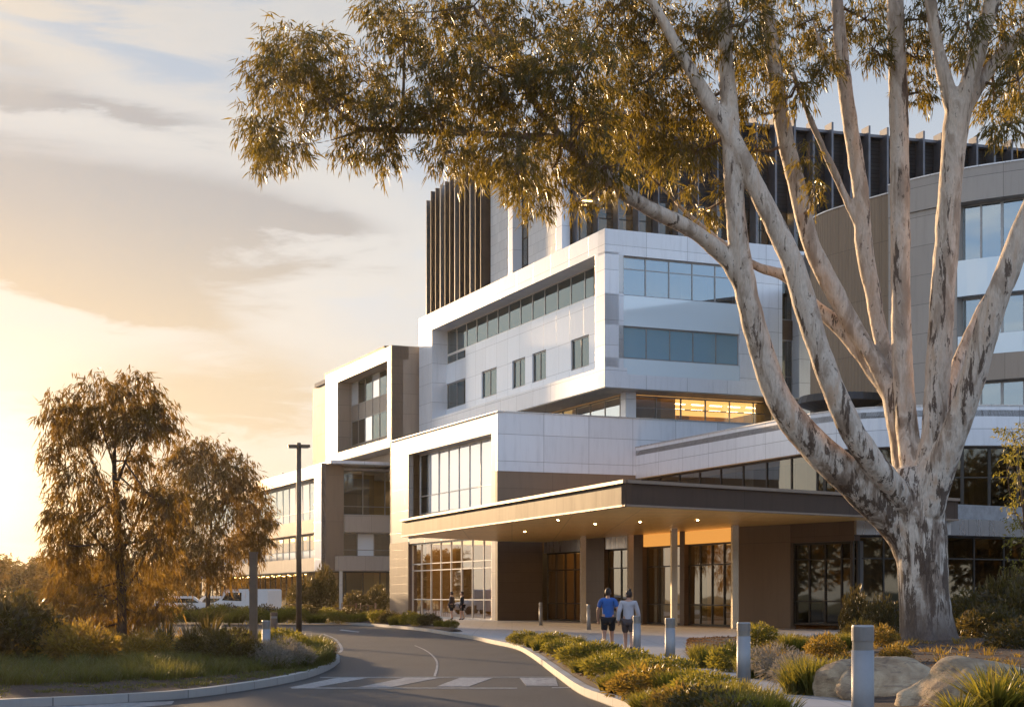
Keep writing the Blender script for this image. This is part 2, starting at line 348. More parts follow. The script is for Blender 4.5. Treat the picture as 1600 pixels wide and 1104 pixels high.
# ------------------------------------------------------------------ facade pieces
def strip(par, p, q, z0, z1, n, rows=(), recess=0.25, glass='glass', frame='frame', depth=4.0, room='room', lamps=0, kinds=None, mull=0.07, name='window', label=None, head=0.10):
    """a glazed strip on p->q: frame part, panes sub-part, the room behind it"""
    p = Vector(p[:2]); q = Vector(q[:2]); e = q - p; L = e.length; e.normalize(); nn = Vector((e.y, -e.x))
    zs = [z0] + sorted(rows) + [z1]
    fr = MB(); a = -recess + 0.05; b = recess + 0.08
    for k in range(n + 1):
        c = p + e * (L * k / n); c = c + e * (mull / 2 if k == 0 else (-mull / 2 if k == n else 0))
        fr.wall(c - e * mull / 2, c + e * mull / 2, z0, z1, a, b)
    for j, z in enumerate(zs):
        zz0, zz1 = (z, z + head) if j == 0 else ((z - head, z) if j == len(zs) - 1 else (z - 0.03, z + 0.03))
        for k in range(n):
            fr.wall(p + e * (L * k / n + mull * (1 if k == 0 else .5)), p + e * (L * (k + 1) / n - mull * (1 if k == n - 1 else .5)), zz0, zz1, a - 0.01, b - 0.01)
    f = fr.build(name, M[frame], par)
    if label: f['label'] = label
    byk = {}
    for k in range(n):
        for j in range(len(zs) - 1):
            kd = kinds(k, j) if kinds else glass
            if kd is None: continue
            mb = byk.setdefault((kd, k, j) if kinds else (kd,), MB())
            A = p + e * (L * k / n) - nn * recess; B = p + e * (L * (k + 1) / n) - nn * recess
            w_ = random.gauss(0, 0.004); h_ = random.gauss(0, 0.004)
            A1 = A + nn * w_; B1 = B - nn * w_
            mb.quad((A1.x, A1.y, zs[j]), (B1.x, B1.y, zs[j]), (B1.x + nn.x * h_, B1.y + nn.y * h_, zs[j + 1]), (A1.x + nn.x * h_, A1.y + nn.y * h_, zs[j + 1]))
    for (kd, *_), mb in byk.items():
        mb.build('spandrel' if kd in ('spandrel', 'mirror', 'blind', 'white_warm', 'beige_light') else 'pane', M[kd], f)
    if depth:
        r0 = p - nn * (recess + 0.1); r1 = q - nn * (recess + 0.1); r2 = r1 - nn * depth; r3 = r0 - nn * depth
        mb = MB(); mb.quad((r3.x, r3.y, z0), (r2.x, r2.y, z0), (r2.x, r2.y, z1), (r3.x, r3.y, z1), [(0, z0), (L, z0), (L, z1), (0, z1)])
        mb.quad((r3.x, r3.y, z0), (r0.x, r0.y, z0), (r0.x, r0.y, z1), (r3.x, r3.y, z1), [(0, 0), (depth, 0), (depth, 3), (0, 3)])
        mb.quad((r1.x, r1.y, z0), (r2.x, r2.y, z0), (r2.x, r2.y, z1), (r1.x, r1.y, z1), [(0, 0), (depth, 0), (depth, 3), (0, 3)])
        rm = mb.build('room', M[room], f)
        cb_ = MB(); cb_.quad((r0.x, r0.y, z1), (r1.x, r1.y, z1), (r2.x, r2.y, z1), (r3.x, r3.y, z1)); cb_.build('room_ceiling', M['glow_ceiling' if lamps and room == 'room_warm' else 'room_ceiling'], f)
        cf = MB(); cf.quad((r0.x, r0.y, z0 + 0.01), (r1.x, r1.y, z0 + 0.01), (r2.x, r2.y, z0 + 0.01), (r3.x, r3.y, z0 + 0.01)); cf.build('room_floor', M['room_floor'], f)
        if lamps and room != 'room_warm' or lamps > 8:
            ang = math.atan2(e.y, e.x)
            for k in range(lamps):
                for dd in ((0.3, 0.6) if depth > 3 else (0.5,)):
                    c = p + e * (L * (k + 0.5) / lamps) - nn * (recess + depth * dd)
                    MB().box((c.x, c.y, z1 - 0.05), (0.9, 0.14, 0.04), ang).build('ceiling_light', M['lamp_warm'], f)
    return f
def wl(par, name, mat, specs, smooth=False):
    for sp in specs: MB().wall(*sp).build(name, M[mat], par)
# ================================================================== MAIN BUILDING (podium, framed block, tower)
A = ST(35.4, 86)
hb = thing('hospital_building', 'large white panelled hospital building with framed upper block, low podium and dark finned tower', 'building', (A[0], A[1], 0))
hb_inv = Matrix.Translation((-A[0], -A[1], 0))
def rooted(root):
    """children were built in world coordinates: make them local to the root without moving them"""
    inv = Matrix.Translation(-root.location)
    for ch in root.children:
        ch.matrix_parent_inverse = inv
# podium, left face
s0 = 35.4
pl = lambda t: ST(s0, t)
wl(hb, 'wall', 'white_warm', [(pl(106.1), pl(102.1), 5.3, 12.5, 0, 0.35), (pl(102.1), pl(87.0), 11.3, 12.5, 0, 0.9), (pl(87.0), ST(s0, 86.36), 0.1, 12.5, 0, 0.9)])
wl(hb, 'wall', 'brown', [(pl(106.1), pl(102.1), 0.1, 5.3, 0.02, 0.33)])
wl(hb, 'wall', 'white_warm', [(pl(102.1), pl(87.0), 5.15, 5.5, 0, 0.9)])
strip(hb, pl(102.1), pl(87.0), 5.5, 11.3, 8, rows=(7.2, 8.4), recess=0.85, frame='frame_pale', kinds=lambda k, j: ('glass' if k == 0 else ('mirror' if j >= 1 else 'glass')), label='tall upper window bays with pale reflective panes')
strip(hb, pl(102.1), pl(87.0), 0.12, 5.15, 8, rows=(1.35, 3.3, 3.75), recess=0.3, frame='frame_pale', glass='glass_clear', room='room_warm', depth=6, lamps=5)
# podium, front face
wl(hb, 'wall', 'white', [(ST(s0, 86), ST(61, 86), 9.0, 12.5, 0, 0.35)])
wl(hb, 'wall', 'brown_smooth', [(ST(s0, 86), ST(44.6, 86), 4.9, 9.0, -0.04, 0.35)])
E0 = seg(ST(35.4, 86), ST(50, 86), 848)
wl(hb, 'wall', 'brown', [(ST(s0, 86), E0, 0.1, 4.9, -0.02, 0.35)])
MB().prism([ST(35.8, 86.4), ST(61, 86.4), ST(61, 106), ST(35.8, 106)], 12.0, 12.2).build('roof', M['roofing'], hb)
wl(hb, 'wall', 'beige', [(ST(60, 106.1), ST(35.4, 106.1), 0, 12.5, 0, 0.3)])
wl(hb, 'coping', 'metal', [(ST(s0 - 0.03, 106.2), ST(s0 - 0.03, 85.9), 12.5, 12.56, 0.03, 0.4), (ST(s0 + .4, 85.97), ST(61, 85.97), 12.5, 12.56, 0.03, 0.4)])
# recessed level between podium and framed block
strip(hb, ST(46.8, 120), ST(46.8, 92.6), 12.2, 14.8, 12, rows=(), recess=0.1, glass='glass', room='room_warm', lamps=8)
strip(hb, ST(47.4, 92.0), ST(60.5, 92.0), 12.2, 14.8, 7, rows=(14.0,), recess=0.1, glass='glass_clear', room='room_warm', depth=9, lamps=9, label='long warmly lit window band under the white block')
MB().box((*ST(46.9, 91.5), 13.5), (0.75, 0.75, 2.75), 0.4).build('column', M['white'], hb)
# framed block
sB, tB, tF = 44.35, 89.8, 125.2
bl = lambda t: ST(sB, t)
wl(hb, 'fascia', 'white', [(bl(tF), bl(tB + .002), 23.55, 25.0, 0, 1.6), (bl(tF), bl(tB + .002), 14.9, 16.2, 0, 1.6)])
wl(hb, 'wall', 'white', [(bl(tF), bl(122.0), 16.2, 23.55, 0, 1.6), (bl(91.2), bl(tB), 16.2, 23.55, 0, 1.0)])
iL = lambda t: ST(sB + 1.25, t)
bay = lambda k: 122.0 - 2.2 * k
strip(hb, iL(122.0), iL(91.2), 21.5, 23.55, 14, rows=(), recess=0.15, glass='glass_small', frame='frame_pale', mull=0.06, label='slim upper window strip inside the white frame')
wl(hb, 'panel_wall', 'panel_gloss', [(iL(bay(2)), iL(91.2), 19.1, 21.5, 0, 0.3), (iL(122.0), iL(bay(2)), 19.1, 20.7, 0, 0.3), (iL(122.0), iL(91.2), 16.2, 17.0, 0, 0.3)])
strip(hb, iL(122.0), iL(bay(2)), 20.7, 21.5, 2, recess=0.15, glass='glass_small', frame='frame_pale', mull=0.06)
wins = [(0, 2), (3.6, 5.0), (6.4, 7.5), (8.1, 9.2), (11.1, 12.4)]
last = 0
for a_, b2 in wins:
    if a_ > last: wl(hb, 'panel_wall', 'panel_gloss', [(iL(bay(last)), iL(bay(a_)), 17.0, 19.1, 0, 0.3)])
    strip(hb, iL(bay(a_)), iL(bay(b2)), 17.0, 19.1, 2, recess=0.15, glass='glass_small', frame='frame', mull=0.06, depth=2.5)
    last = b2
wl(hb, 'panel_wall', 'panel_gloss', [(iL(bay(last)), iL(91.2), 17.0, 19.1, 0, 0.3)])
# front face of the framed block
fr = lambda s: ST(s, tB)
wl(hb, 'fascia', 'white', [(fr(sB), fr(57.6), 23.4, 25.0, 0, 1.0), (fr(sB), fr(57.6), 14.9, 15.8, 0, 1.0)])
wl(hb, 'wall', 'metal', [(fr(sB + .02), fr(45.7), 20.9, 23.4, -0.01, 1.0), (fr(sB + .02), fr(45.7), 16.8, 18.9, -0.01, 1.0)])
wl(hb, 'wall', 'white', [(fr(sB + .02), fr(45.7), 18.9, 20.9, 0, 1.0), (fr(sB + .02), fr(45.7), 15.8, 16.8, 0, 1.0), (fr(54.3), fr(57.6), 15.8, 23.4, 0, 1.0)])
wl(hb, 'fascia', 'spandrel', [(fr(45.7), fr(54.3), 18.9, 20.85, -0.02, 0.9), (fr(45.7), fr(54.3), 15.8, 16.8, -0.02, 0.9)])
strip(hb, fr(45.7), fr(54.3), 20.85, 23.4, 5, rows=(22.6,), recess=0.3, glass='glass', label='upper row of blue reflecting windows at the block corner')
strip(hb, fr(45.7), fr(54.3), 16.8, 18.9, 5, rows=(), recess=0.2, glass='glass_sky_blue', label='lower row of windows, sky reflection painted blue, at the block corner')
MB().prism([ST(44.6, 90), ST(60, 90), ST(60, 125), ST(44.6, 125)], 24.3, 24.6).build('roof', M['roofing'], hb)
MB().prism([ST(44.42, 89.88), ST(61.4, 89.88), ST(61.4, 125), ST(44.42, 125)], 14.84, 14.897).build('soffit', M['soffit_grey'], hb)
wl(hb, 'wall', 'brown', [(ST(57.6, 91), ST(59.2, 91), 19.0, 20.3, 0, 0.3)])
wl(hb, 'wall', 'beige', [(ST(57.6, 91), ST(59.2, 91), 23.2, 24.5, 0, 0.3)])
strip(hb, ST(57.6, 91), ST(59.2, 91), 12.2, 19.0, 1, rows=(14.9, 16.5), recess=0.1, glass='glass_dark', depth=2)
strip(hb, ST(57.6, 91), ST(59.2, 91), 20.3, 23.2, 1, rows=(), recess=0.1, glass='glass_dark', depth=2)
wl(hb, 'wall', 'white', [(ST(59.2, 90.2), ST(61.5, 90.2), 12.2, 24.9, 0, 1.5)])
# tower
T0, TL, Tm, Tr = ST(45.5, 98.6), lambda t: ST(45.5, t), (16.5, 112.6), (41.0, 119.9)
wl(hb, 'wall', 'fin_dark', [(TL(125.6), TL(112.2), 24.55, 35.0, -0.5, 0.9)])
wl(hb, 'wall', 'conc', [(TL(112.2), TL(107.7), 24.55, 35.0, -0.1, 0.9), (TL(104.9), TL(99.6), 24.55, 35.0, -0.1, 0.9)])
wl(hb, 'wall', 'white', [(TL(107.7), TL(106.9), 24.55, 35.2, 0.3, 0.9), (TL(99.6), TL(98.6), 24.55, 35.2, 0.1, 0.5)])
strip(hb, TL(106.9), TL(104.9), 24, 35, 2, rows=(26, 28, 30, 32), recess=0.5, glass='glass_dark', frame='frame_dark', depth=2)
for k in range(12):
    t = 125.4 - k * 1.13; h = 35.6 - (0.5 if k == 0 else 0)
    wl(hb, 'fin', 'fin_dark' if k % 3 else 'frame', [(TL(t), TL(t - 0.10), 24.55, h, 0.45, 0.5)])
T0q = T0; n1_, n2_ = 6, 9
strip(hb, T0q, Tm, 24.2, 29.5, 10, rows=(26.2, 28.0), recess=0.4, glass='glass_dark', frame='frame_dark', lamps=3)
strip(hb, Tm, Tr, 24.2, 29.5, 16, rows=(26.2, 28.0), recess=0.4, glass='glass_dark', frame='frame_dark', lamps=4)
wl(hb, 'louvre_wall', 'louvre', [(T0q, Tm, 29.5, 35.3, -0.3, 0.8), (Tm, Tr, 29.5, 35.3, -0.3, 0.8)])
wl(hb, 'wall', 'white', [(T0q, Tm, 24.0, 24.2, -0.3, 0.8), (Tm, Tr, 24.0, 24.2, -0.3, 0.8)])
wl(hb, 'coping', 'fin_silver', [(T0q, Tm, 35.3, 35.5, 0.25, 0.8), (Tm, Tr, 35.3, 35.5, 0.25, 0.8)])
for a_, b_, n_ in ((T0q, Tm, 9), (Tm, Tr, 17)):
    for k in range(n_):
        c0 = lerp(a_, b_, (k + 0.5) / n_); c1 = lerp(a_, b_, (k + 0.5) / n_ + 0.006)
        wl(hb, 'fin', 'fin_silver', [(c0, c1, 24.4, 35.95, 0.75, 0.3)])
MB().prism([TL(125.0), TL(99.4), (17, 113.6), (40, 121), (30, 150), (-2, 140)], 34.6, 34.9).build('roof', M['roofing'], hb)
rooted(hb)

# ================================================================== LEFT MID BLOCK (behind)
q0 = ST(42.2, 126)
lb = thing('office_block', 'tall beige panelled block with a deep white window frame behind the main building', 'building', (q0[0], q0[1], 0))
b_ = lambda t: ST(42.2, t)
wl(lb, 'fascia', 'beige_light', [(b_(146), b_(126.0), 21.6, 22.75, 0, 1.5), (b_(146), b_(126.0), 14.2, 15.0, 0, 1.5)])
wl(lb, 'wall', 'beige_light', [(b_(146), b_(142), 15.0, 21.6, 0, 1.5), (b_(127.2), b_(126.0), 15.0, 21.6, 0, 1.0)])
def kL(k, j): return 'beige_light' if j in (0, 2) else ('glass_small' if (k * 7 + j) % 3 else 'mirror')
strip(lb, b_(142), b_(127.2), 15.0, 21.6, 7, rows=(15.7, 17.9, 19.4), recess=1.4, kinds=kL, frame='frame', label='two rows of windows recessed inside the pale frame')
wl(lb, 'wall', 'beige', [(ST(42.2, 126), ST(50, 126), 11.5, 22.75, 0, 0.4)])
wl(lb, 'wall', 'rib_grey', [(ST(42.6, 152), ST(42.6, 146.01), 12.5, 22.2, 0, 0.4), (ST(43.2, 150), ST(43.2, 131), 22.75, 23.5, 0, 0.4), (ST(43.2, 131), ST(52, 131), 22.75, 23.5, 0.0, 0.4)])
MB().prism([ST(42.5, 126.3), ST(56, 126.3), ST(56, 151), ST(42.5, 151)], 22.2, 22.6).build('roof', M['roofing'], lb)
MB().prism([ST(42.25, 126.1), ST(56, 126.1), ST(56, 145.8), ST(42.25, 145.8)], 14.14, 14.197).build('soffit', M['soffit_grey'], lb)
MB().prism([ST(43.8, 127.6), ST(56, 127.6), ST(56, 151), ST(43.8, 151)], 12, 14.14).build('core', M['beige'], lb)
rooted(lb)

# ================================================================== LOW LEFT WING
c0_ = ST(37.4, 130.7)
lw_ = thing('office_wing', 'long low three storey wing with window bands behind the small trees', 'building', (c0_[0], c0_[1], 0))
c_ = lambda t: ST(37.4, t)
for z0, z1, nm in ((11.9, 13.0, 'fascia'), (7.1, 8.3, 'fascia'), (3.75, 4.9, 'fascia')):
    wl(lw_, nm, 'beige_light' if z0 > 11 else 'beige', [(c_(185), c_(132.9), z0, z1, 0, 1.2)])
wl(lw_, 'wall', 'white', [(c_(132.9), c_(130.7), 3.75, 13.0, 0.02, 0.35)])
strip(lw_, c_(185), c_(132.9), 8.3, 11.9, 22, rows=(9.2,), recess=0.9, kinds=lambda k, j: 'spandrel' if j == 0 else ('mirror' if k in (17, 18, 19) else 'glass'), frame='frame_pale', lamps=0)
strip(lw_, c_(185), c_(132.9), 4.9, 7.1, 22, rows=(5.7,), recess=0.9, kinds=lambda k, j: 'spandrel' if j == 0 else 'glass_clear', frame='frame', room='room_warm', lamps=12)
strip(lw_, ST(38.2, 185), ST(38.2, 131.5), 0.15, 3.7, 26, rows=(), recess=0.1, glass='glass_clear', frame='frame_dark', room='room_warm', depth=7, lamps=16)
wl(lw_, 'wall', 'brown_smooth', [(ST(37.42, 130.7), ST(39.4, 130.7), 3.75, 13.0, 0, 0.4)])
rc = lambda s: ST(s, 131.6)
strip(lw_, rc(39.4), rc(45.5), 8.6, 12.6, 3, rows=(9.4,), recess=0.1, glass='glass_clear', room='room_warm', lamps=2, label='warmly lit corner windows behind a balcony')
wl(lw_, 'balcony', 'beige', [(ST(39.4, 130.4), ST(45.5, 130.4), 7.1, 8.6, 0, 1.2), (ST(38.6, 129.6), ST(45.5, 129.6), 3.75, 5.0, 0, 2.0)])
strip(lw_, rc(39.4), rc(45.5), 5.0, 7.1, 4, rows=(5.6,), recess=0.1, kinds=lambda k, j: 'mirror' if k % 2 else 'glass')
strip(lw_, ST(38.2, 131.2), ST(46, 131.2), 0.15, 3.7, 5, rows=(), recess=0.1, glass='glass_clear', frame='frame_dark', room='room_warm', depth=7, lamps=4)
MB().box((*ST(38.9, 129.9), 1.95), (0.22, 0.22, 3.6), 0.4).build('column', M['frame_pale'], lw_)
MB().prism([ST(37.8, 129.2), ST(46, 129.2), ST(46, 137), ST(37.8, 137)], 12.9, 13.15).build('canopy_roof', M['white'], lw_)
MB().prism([ST(37.7, 131.1), ST(56, 131.1), ST(56, 185), ST(37.7, 185)], 12.5, 12.7).build('roof', M['roofing'], lw_)
MB().prism([ST(37.45, 130.8), ST(46, 130.8), ST(46, 185), ST(37.45, 185)], 3.70, 3.747).build('soffit', M['soffit_grey'], lw_)
for k, t in enumerate((150, 156, 163)):
    MB().cyl(*ST(39, t), 12.7, 13.6, 0.12, 0.1, 10).build('roof_vent', M['frame'], lw_)
rooted(lw_)

M['rear_sky'] = plain('rear_sky_tint', (0.60, 0.76, 0.90), 0.25, 0.1, 0.05)  # sky blue painted on the unseen rear wall, for bluer window reflections
# ================================================================== CURVED RIGHT WING
cw = thing('curved_building', 'curved wing with a ribbed tan drum and wide window bands behind the big gum tree', 'building', (20, 80, 0))
def smooth_line(pts, n=4):
    out = []
    for i in range(len(pts) - 1):
        p0 = pts[max(i - 1, 0)]; p1 = pts[i]; p2 = pts[i + 1]; p3 = pts[min(i + 2, len(pts) - 1)]
        for k in range(n):
            t = k / n
            out.append(tuple(0.5 * ((2 * p1[a]) + (-p0[a] + p2[a]) * t + (2 * p0[a] - 5 * p1[a] + 4 * p2[a] - p3[a]) * t * t + (-p0[a] + 3 * p1[a] - 3 * p2[a] + p3[a]) * t ** 3) for a in range(len(p1))))
    out.append(tuple(pts[-1])); return out
def curved(par, name, mat, line, z0, z1, a=0.0, b=0.3):
    """curved slab along a polyline, mitred"""
    mb = MB(); n = len(line); nr = []
    for i in range(n):
        p = Vector(line[max(i - 1, 0)][:2]); q = Vector(line[min(i + 1, n - 1)][:2]); e = (q - p).normalized(); nr.append(Vector((e.y, -e.x)))
    u = 0
    zf = (lambda z, i: z[i] if hasattr(z, '__len__') else z)
    for i in range(n - 1):
        p = Vector(line[i][:2]); q = Vector(line[i + 1][:2]); L = (q - p).length
        A_, B_ = p + nr[i] * a, q + nr[i + 1] * a; D_, C_ = p - nr[i] * b, q - nr[i + 1] * b
        Q = lambda v, z: (v.x, v.y, z)
        mb.quad(Q(A_, z0), Q(B_, z0), Q(B_, z1), Q(A_, z1), [(u, z0), (u + L, z0), (u + L, z1), (u, z1)])
        mb.quad(Q(C_, z0), Q(D_, z0), Q(D_, z1), Q(C_, z1), [(u + L, z0), (u, z0), (u, z1), (u + L, z1)])
        mb.quad(Q(A_, z1), Q(B_, z1), Q(C_, z1), Q(D_, z1), [(u, 0), (u + L, 0), (u + L, a + b), (u, a + b)])
        mb.quad(Q(D_, z0), Q(C_, z0), Q(B_, z0), Q(A_, z0), [(u, 0), (u + L, 0), (u + L, a + b), (u, a + b)])
        if i == 0: mb.quad(Q(D_, z0), Q(A_, z0), Q(A_, z1), Q(D_, z1))
        if i == n - 2: mb.quad(Q(B_, z0), Q(C_, z0), Q(C_, z1), Q(B_, z1))
        u += L
    return mb.build(name, M[mat], par)
P0 = ST(44.6, 86.02)
wedge = [P0] + smooth_line([(15.0, 78.8), (17.0, 76.4), (20.5, 75.3), (26, 75.6), (33, 78.5), (42, 84)], 4)
curved(cw, 'fascia', 'white', wedge, 8.8, 10.7, 0.0, 0.35)
curved(cw, 'coping', 'metal', wedge, 10.7, 10.76, 0.04, 0.4)
for i in range(len(wedge) - 1):
    a_, bb = wedge[i], wedge[i + 1]; L = math.hypot(a_[0] - bb[0], a_[1] - bb[1])
    strip(cw, a_, bb, 5.6, 8.78, max(1, round(L / 2.4)), rows=(7.3,) if i > 4 else (), recess=0.45, glass='glass_dark', frame='frame_dark', depth=2.5, mull=0.09, room='room')
MB().prism([P0] + wedge[1:] + [(46, 100), (20, 108)], 10.2, 10.5).build('roof', M['roofing'], cw)
# drum above
drum = smooth_line([(16.65, 90.2), (17.3, 86.6), (18.55, 84.2), (20.0, 82.4)], 5)
drum = smooth_line([XD(1266, 88.4), XD(1290, 86.6), XD(1330, 84.8), XD(1388, 82.6)], 4)
curved(cw, 'wall', 'tan_rib', drum, 10.5, 22.75, 0, 0.4)
curved(cw, 'rear_wall', 'rear_sky', [(50, 96), (36, 97), (22, 96.5), (17.5, 91)], 10.6, 22.0, 0, 0.3)
back_d = [(p[0] + 2.0, p[1] + 6) for p in drum]
pier = smooth_line([XD(1388, 81.9), XD(1440, 80.3), XD(1495, 78.9)], 4)
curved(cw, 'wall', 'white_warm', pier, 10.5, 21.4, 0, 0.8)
arc = smooth_line([XD(1388, 81.8), XD(1440, 80.2), XD(1495, 78.8), XD(1560, 77.6), XD(1640, 76.5), XD(1760, 76.0)], 4)
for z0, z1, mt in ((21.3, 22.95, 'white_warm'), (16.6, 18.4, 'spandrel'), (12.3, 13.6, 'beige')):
    curved(cw, 'fascia', mt, arc if z0 > 20 else [p for p in arc if p[0] / p[1] > (1494 - 800) / F], z0, z1, 0.02 if z0 > 20 else -0.05, 0.9)
curved(cw, 'fascia', 'spandrel', [p for p in arc if p[0] / p[1] > (1494 - 800) / F], 13.6, 14.6, -0.1, 0.7)
wa = [p for p in arc if p[0] / p[1] > (1494 - 800) / F][::2]
for z0, z1, rr in ((18.4, 21.3, (20.0,)), (14.6, 16.6, ()), (10.5, 12.3, ())):
    for i in range(0, len(wa) - 1):
        strip(cw, wa[i], wa[i + 1], z0, z1, 1, rows=(), recess=0.7, glass='glass', frame='frame', depth=3, name='window')
curved(cw, 'coping', 'metal', arc, 22.95, 23.02, 0.06, 0.9)
MB().prism([drum[0], *drum[3::3], *wa[1::2], (52, 100), (20, 112)], 22.1, 22.3).build('roof', M['roofing'], cw)
curved(cw, 'coping', 'metal', drum, 22.75, 22.82, 0.05, 0.45)
# low dark round canopy at the drum's foot
mb = MB(); cx, cy = XD(1318, 84.6); mb.cyl(cx, cy, 11.55, 11.9, 1.6, 2.5, 28); mb.cyl(cx, cy, 11.9, 12.3, 2.5, 2.35, 28); mb.build('round_awning', M['frame_dark'], cw)
# ground floor of the wing and the entrance front
E = [E0, XD(1153, 73.0), XD(1235, 70.2), XD(1335, 67.0), XD(1480, 67.5), XD(1620, 70.5), XD(1800, 77)]
def ep(px):
    for i in range(len(E) - 1):
        a0 = 800 + F * E[i][0] / E[i][1]; a1 = 800 + F * E[i + 1][0] / E[i + 1][1]
        if a0 - 0.5 <= px <= a1 + 0.5: return seg(E[i], E[i + 1], px)
solid = [(906, 944), (984, 1004), (1062, 1069), (1143, 1153)]
wl(cw, 'wall', 'brown', [(ep(a_), ep(b2), 0.1, 4.8, 0, 0.35) for a_, b2 in solid])
wl(cw, 'wall', 'brown_smooth', [(ep(1153), ep(1234.9), 0.1, 4.8, 0, 0.35)])
wl(cw, 'header', 'metal', [(ep(a_), ep(b2), 4.15, 4.8, -0.05, 0.3) for a_, b2 in ((848.5, 906), (944, 984))])
wl(cw, 'glow_header', 'glow_header', [(ep(a_), ep(b2), 4.15, 4.78, -0.05, 0.3) for a_, b2 in ((1004, 1062), (1069, 1143))])
for a_, b2, n_, lb_ in ((848.5, 906, 4, 'leftmost glazed entrance doors beside the brown wall'), (944, 984, 2, 'narrow glazed doors behind the walking pair'), (1004, 1062, 3, None), (1069, 1143, 4, 'widest glazed entrance doors')):
    strip(cw, ep(a_), ep(b2), 0.12, 4.15, n_, rows=(1.15, 3.1), recess=0.3, glass='glass_dark', frame='frame_dark', room='room_warm', depth=6, lamps=2, name='glass_door', label=lb_)
wl(cw, 'header', 'brown', [(ep(1235), ep(1334.9), 3.95, 4.8, 0, 0.35)])
strip(cw, ep(1235), ep(1334.9), 0.3, 3.95, 4, rows=(1.35, 3.2), recess=0.25, glass='glass_dark', frame='frame_dark', depth=5, room='room', lamps=0)
for i in (3, 4, 5):
    strip(cw, E[i], E[i + 1], 0.3, 4.2, 3, rows=(1.35, 3.2), recess=0.25, glass='glass_dark', frame='frame_dark', depth=4, room='room')
curved(cw, 'fascia', 'metal', E[3:], 4.2, 4.9, 0.25, 0.8)
MB().prism([E[3], E[4], E[5], E[6], (30, 90), (14, 80)], 4.9, 5.55).build('roof', M['roofing'], cw)
rooted(cw)

# ================================================================== ENTRANCE CANOPY
cn = [(4.07, 56.0), (13.8, 63.4), (19.0, 66.8), (19.5, 74), (8.5, 84), E0, (-0.9, 92.4), (-6.0, 85.4)]
ca = thing('entrance_canopy', 'wide flat bronze canopy with gold underside over the hospital entrance', 'canopy', (4.07, 56.0, 0))
MB().prism([lerp(p, (6, 75), 0.03) for p in cn], 4.83, 5.5).build('deck', M['roofing'], ca)
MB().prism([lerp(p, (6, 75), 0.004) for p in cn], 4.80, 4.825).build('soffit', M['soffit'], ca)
fa = [cn[7], cn[0], cn[1], cn[2]]
mb = MB()
mb.wall(cn[7], cn[0], 4.86, 5.62, 0.0, 0.25); mb.wall(cn[0], cn[1], 4.86, 5.62, 0.0, 0.25); mb.wall(cn[1], cn[2], 4.86, 5.62, 0.0, 0.25); mb.wall(cn[6], cn[7], 4.86, 5.62, 0, 0.25)
mb.build('fascia', M['canopy_side'], ca)
for a_, b2 in ((cn[7], cn[0]), (cn[0], cn[1]), (cn[1], cn[2])):
    wl(ca, 'trim', 'canopy_trim', [(a_, b2, 4.79, 4.86, 0.05, 0.2), (a_, b2, 5.62, 5.74, 0.12, 0.3)])

for px, d in ((911, 84.5), (985, 82.0), (1053, 75.0), (1148, 71.6)):
    x, y = XD(px, d); MB().box((x, y, 2.45), (0.28, 0.28, 4.7), 0.15).build('column', M['column'] if 'column' in M else M['metal'], ca)
for px, py in ((872, 812), (930, 818), (1000, 815), (1090, 812), (820, 830)):
    d = 3.2 * F / (HZ - py); x, y = XD(px, d); MB().cyl(x, y, 4.785, 4.799, 0.05, 0.05, 14).build('downlight', M['downlight'], ca)
rooted(ca)
# ================================================================== GROUND
def ground_mat(name, a, b_, scale, rough, bs, sc2=None, patches=None):
    m, t, out = material(name); tcn = t.new('ShaderNodeTexCoord'); ob = tcn.outputs['Object']
    n = t.noise(ob, scale, 8, 0.65); n2 = t.noise(ob, 0.25, 4, 0.6)
    c = t.mix(t.sstep(n, 0.3, 0.7), a, b_)
    c = t.mix(t.m('MULTIPLY', t.sstep(n2, 0.4, 0.7), 0.35), c, tuple(x * 0.6 for x in a))
    if patches: 
        n3 = t.noise(t.scale(ob, 1, 0.35, 1), 0.8, 6, 0.7); c = t.mix(t.m('MULTIPLY', t.sstep(n3, 0.55, 0.62), 0.5), c, patches)
    if name == 'asphalt':
        vo = t.new('ShaderNodeTexVoronoi', feature='DISTANCE_TO_EDGE'); vo.inputs['Scale'].default_value = 0.32
        wv = t.new('ShaderNodeVectorMath', operation='ADD'); t.l.new(ob, wv.inputs[0]); nv = t.new('ShaderNodeTexNoise'); nv.inputs['Scale'].default_value = 1.3; nv.inputs['Detail'].default_value = 5; t.l.new(ob, nv.inputs['Vector']); t.l.new(nv.outputs['Color'], wv.inputs[1]); t.l.new(wv.outputs[0], vo.inputs['Vector'])
        c = t.mix(t.m('MULTIPLY', t.sstep(vo.outputs['Distance'], 0.012, 0.004), t.sstep(n2, .45, .6)), c, (0.008, 0.008, 0.008))
        st2 = t.noise(t.scale(ob, 1.6, .35, 1), 0.9, 7, .75); c = t.mix(t.m('MULTIPLY', t.sstep(st2, .52, .60), .5), c, (0.012, 0.012, 0.012))
    pbr(t, out, c, rough, 0, 0.4, bump(t, t.noise(ob, bs, 4, 0.7), 0.5, 0.01)); return m
M['asphalt'] = ground_mat('asphalt', (0.015, 0.016, 0.019), (0.036, 0.038, 0.043), 26, 0.62, 90, patches=(0.028, 0.028, 0.03))
M['paving'] = panel('paving', (0.40, 0.385, 0.37), 1.5, 1.5, 0.55, 0, 0.04, 0.6, 0.012)
M['kerb'] = panel('kerb_stone', (0.36, 0.345, 0.32), 1.2, 3, 0.65, 0, 0.08, 0.45, 0.012)
M['mulch'] = ground_mat('mulch', (0.028, 0.018, 0.012), (0.085, 0.05, 0.032), 14, 0.95, 22)
M['lawn'] = ground_mat('lawn', (0.030, 0.042, 0.012), (0.065, 0.075, 0.022), 6, 0.95, 40)
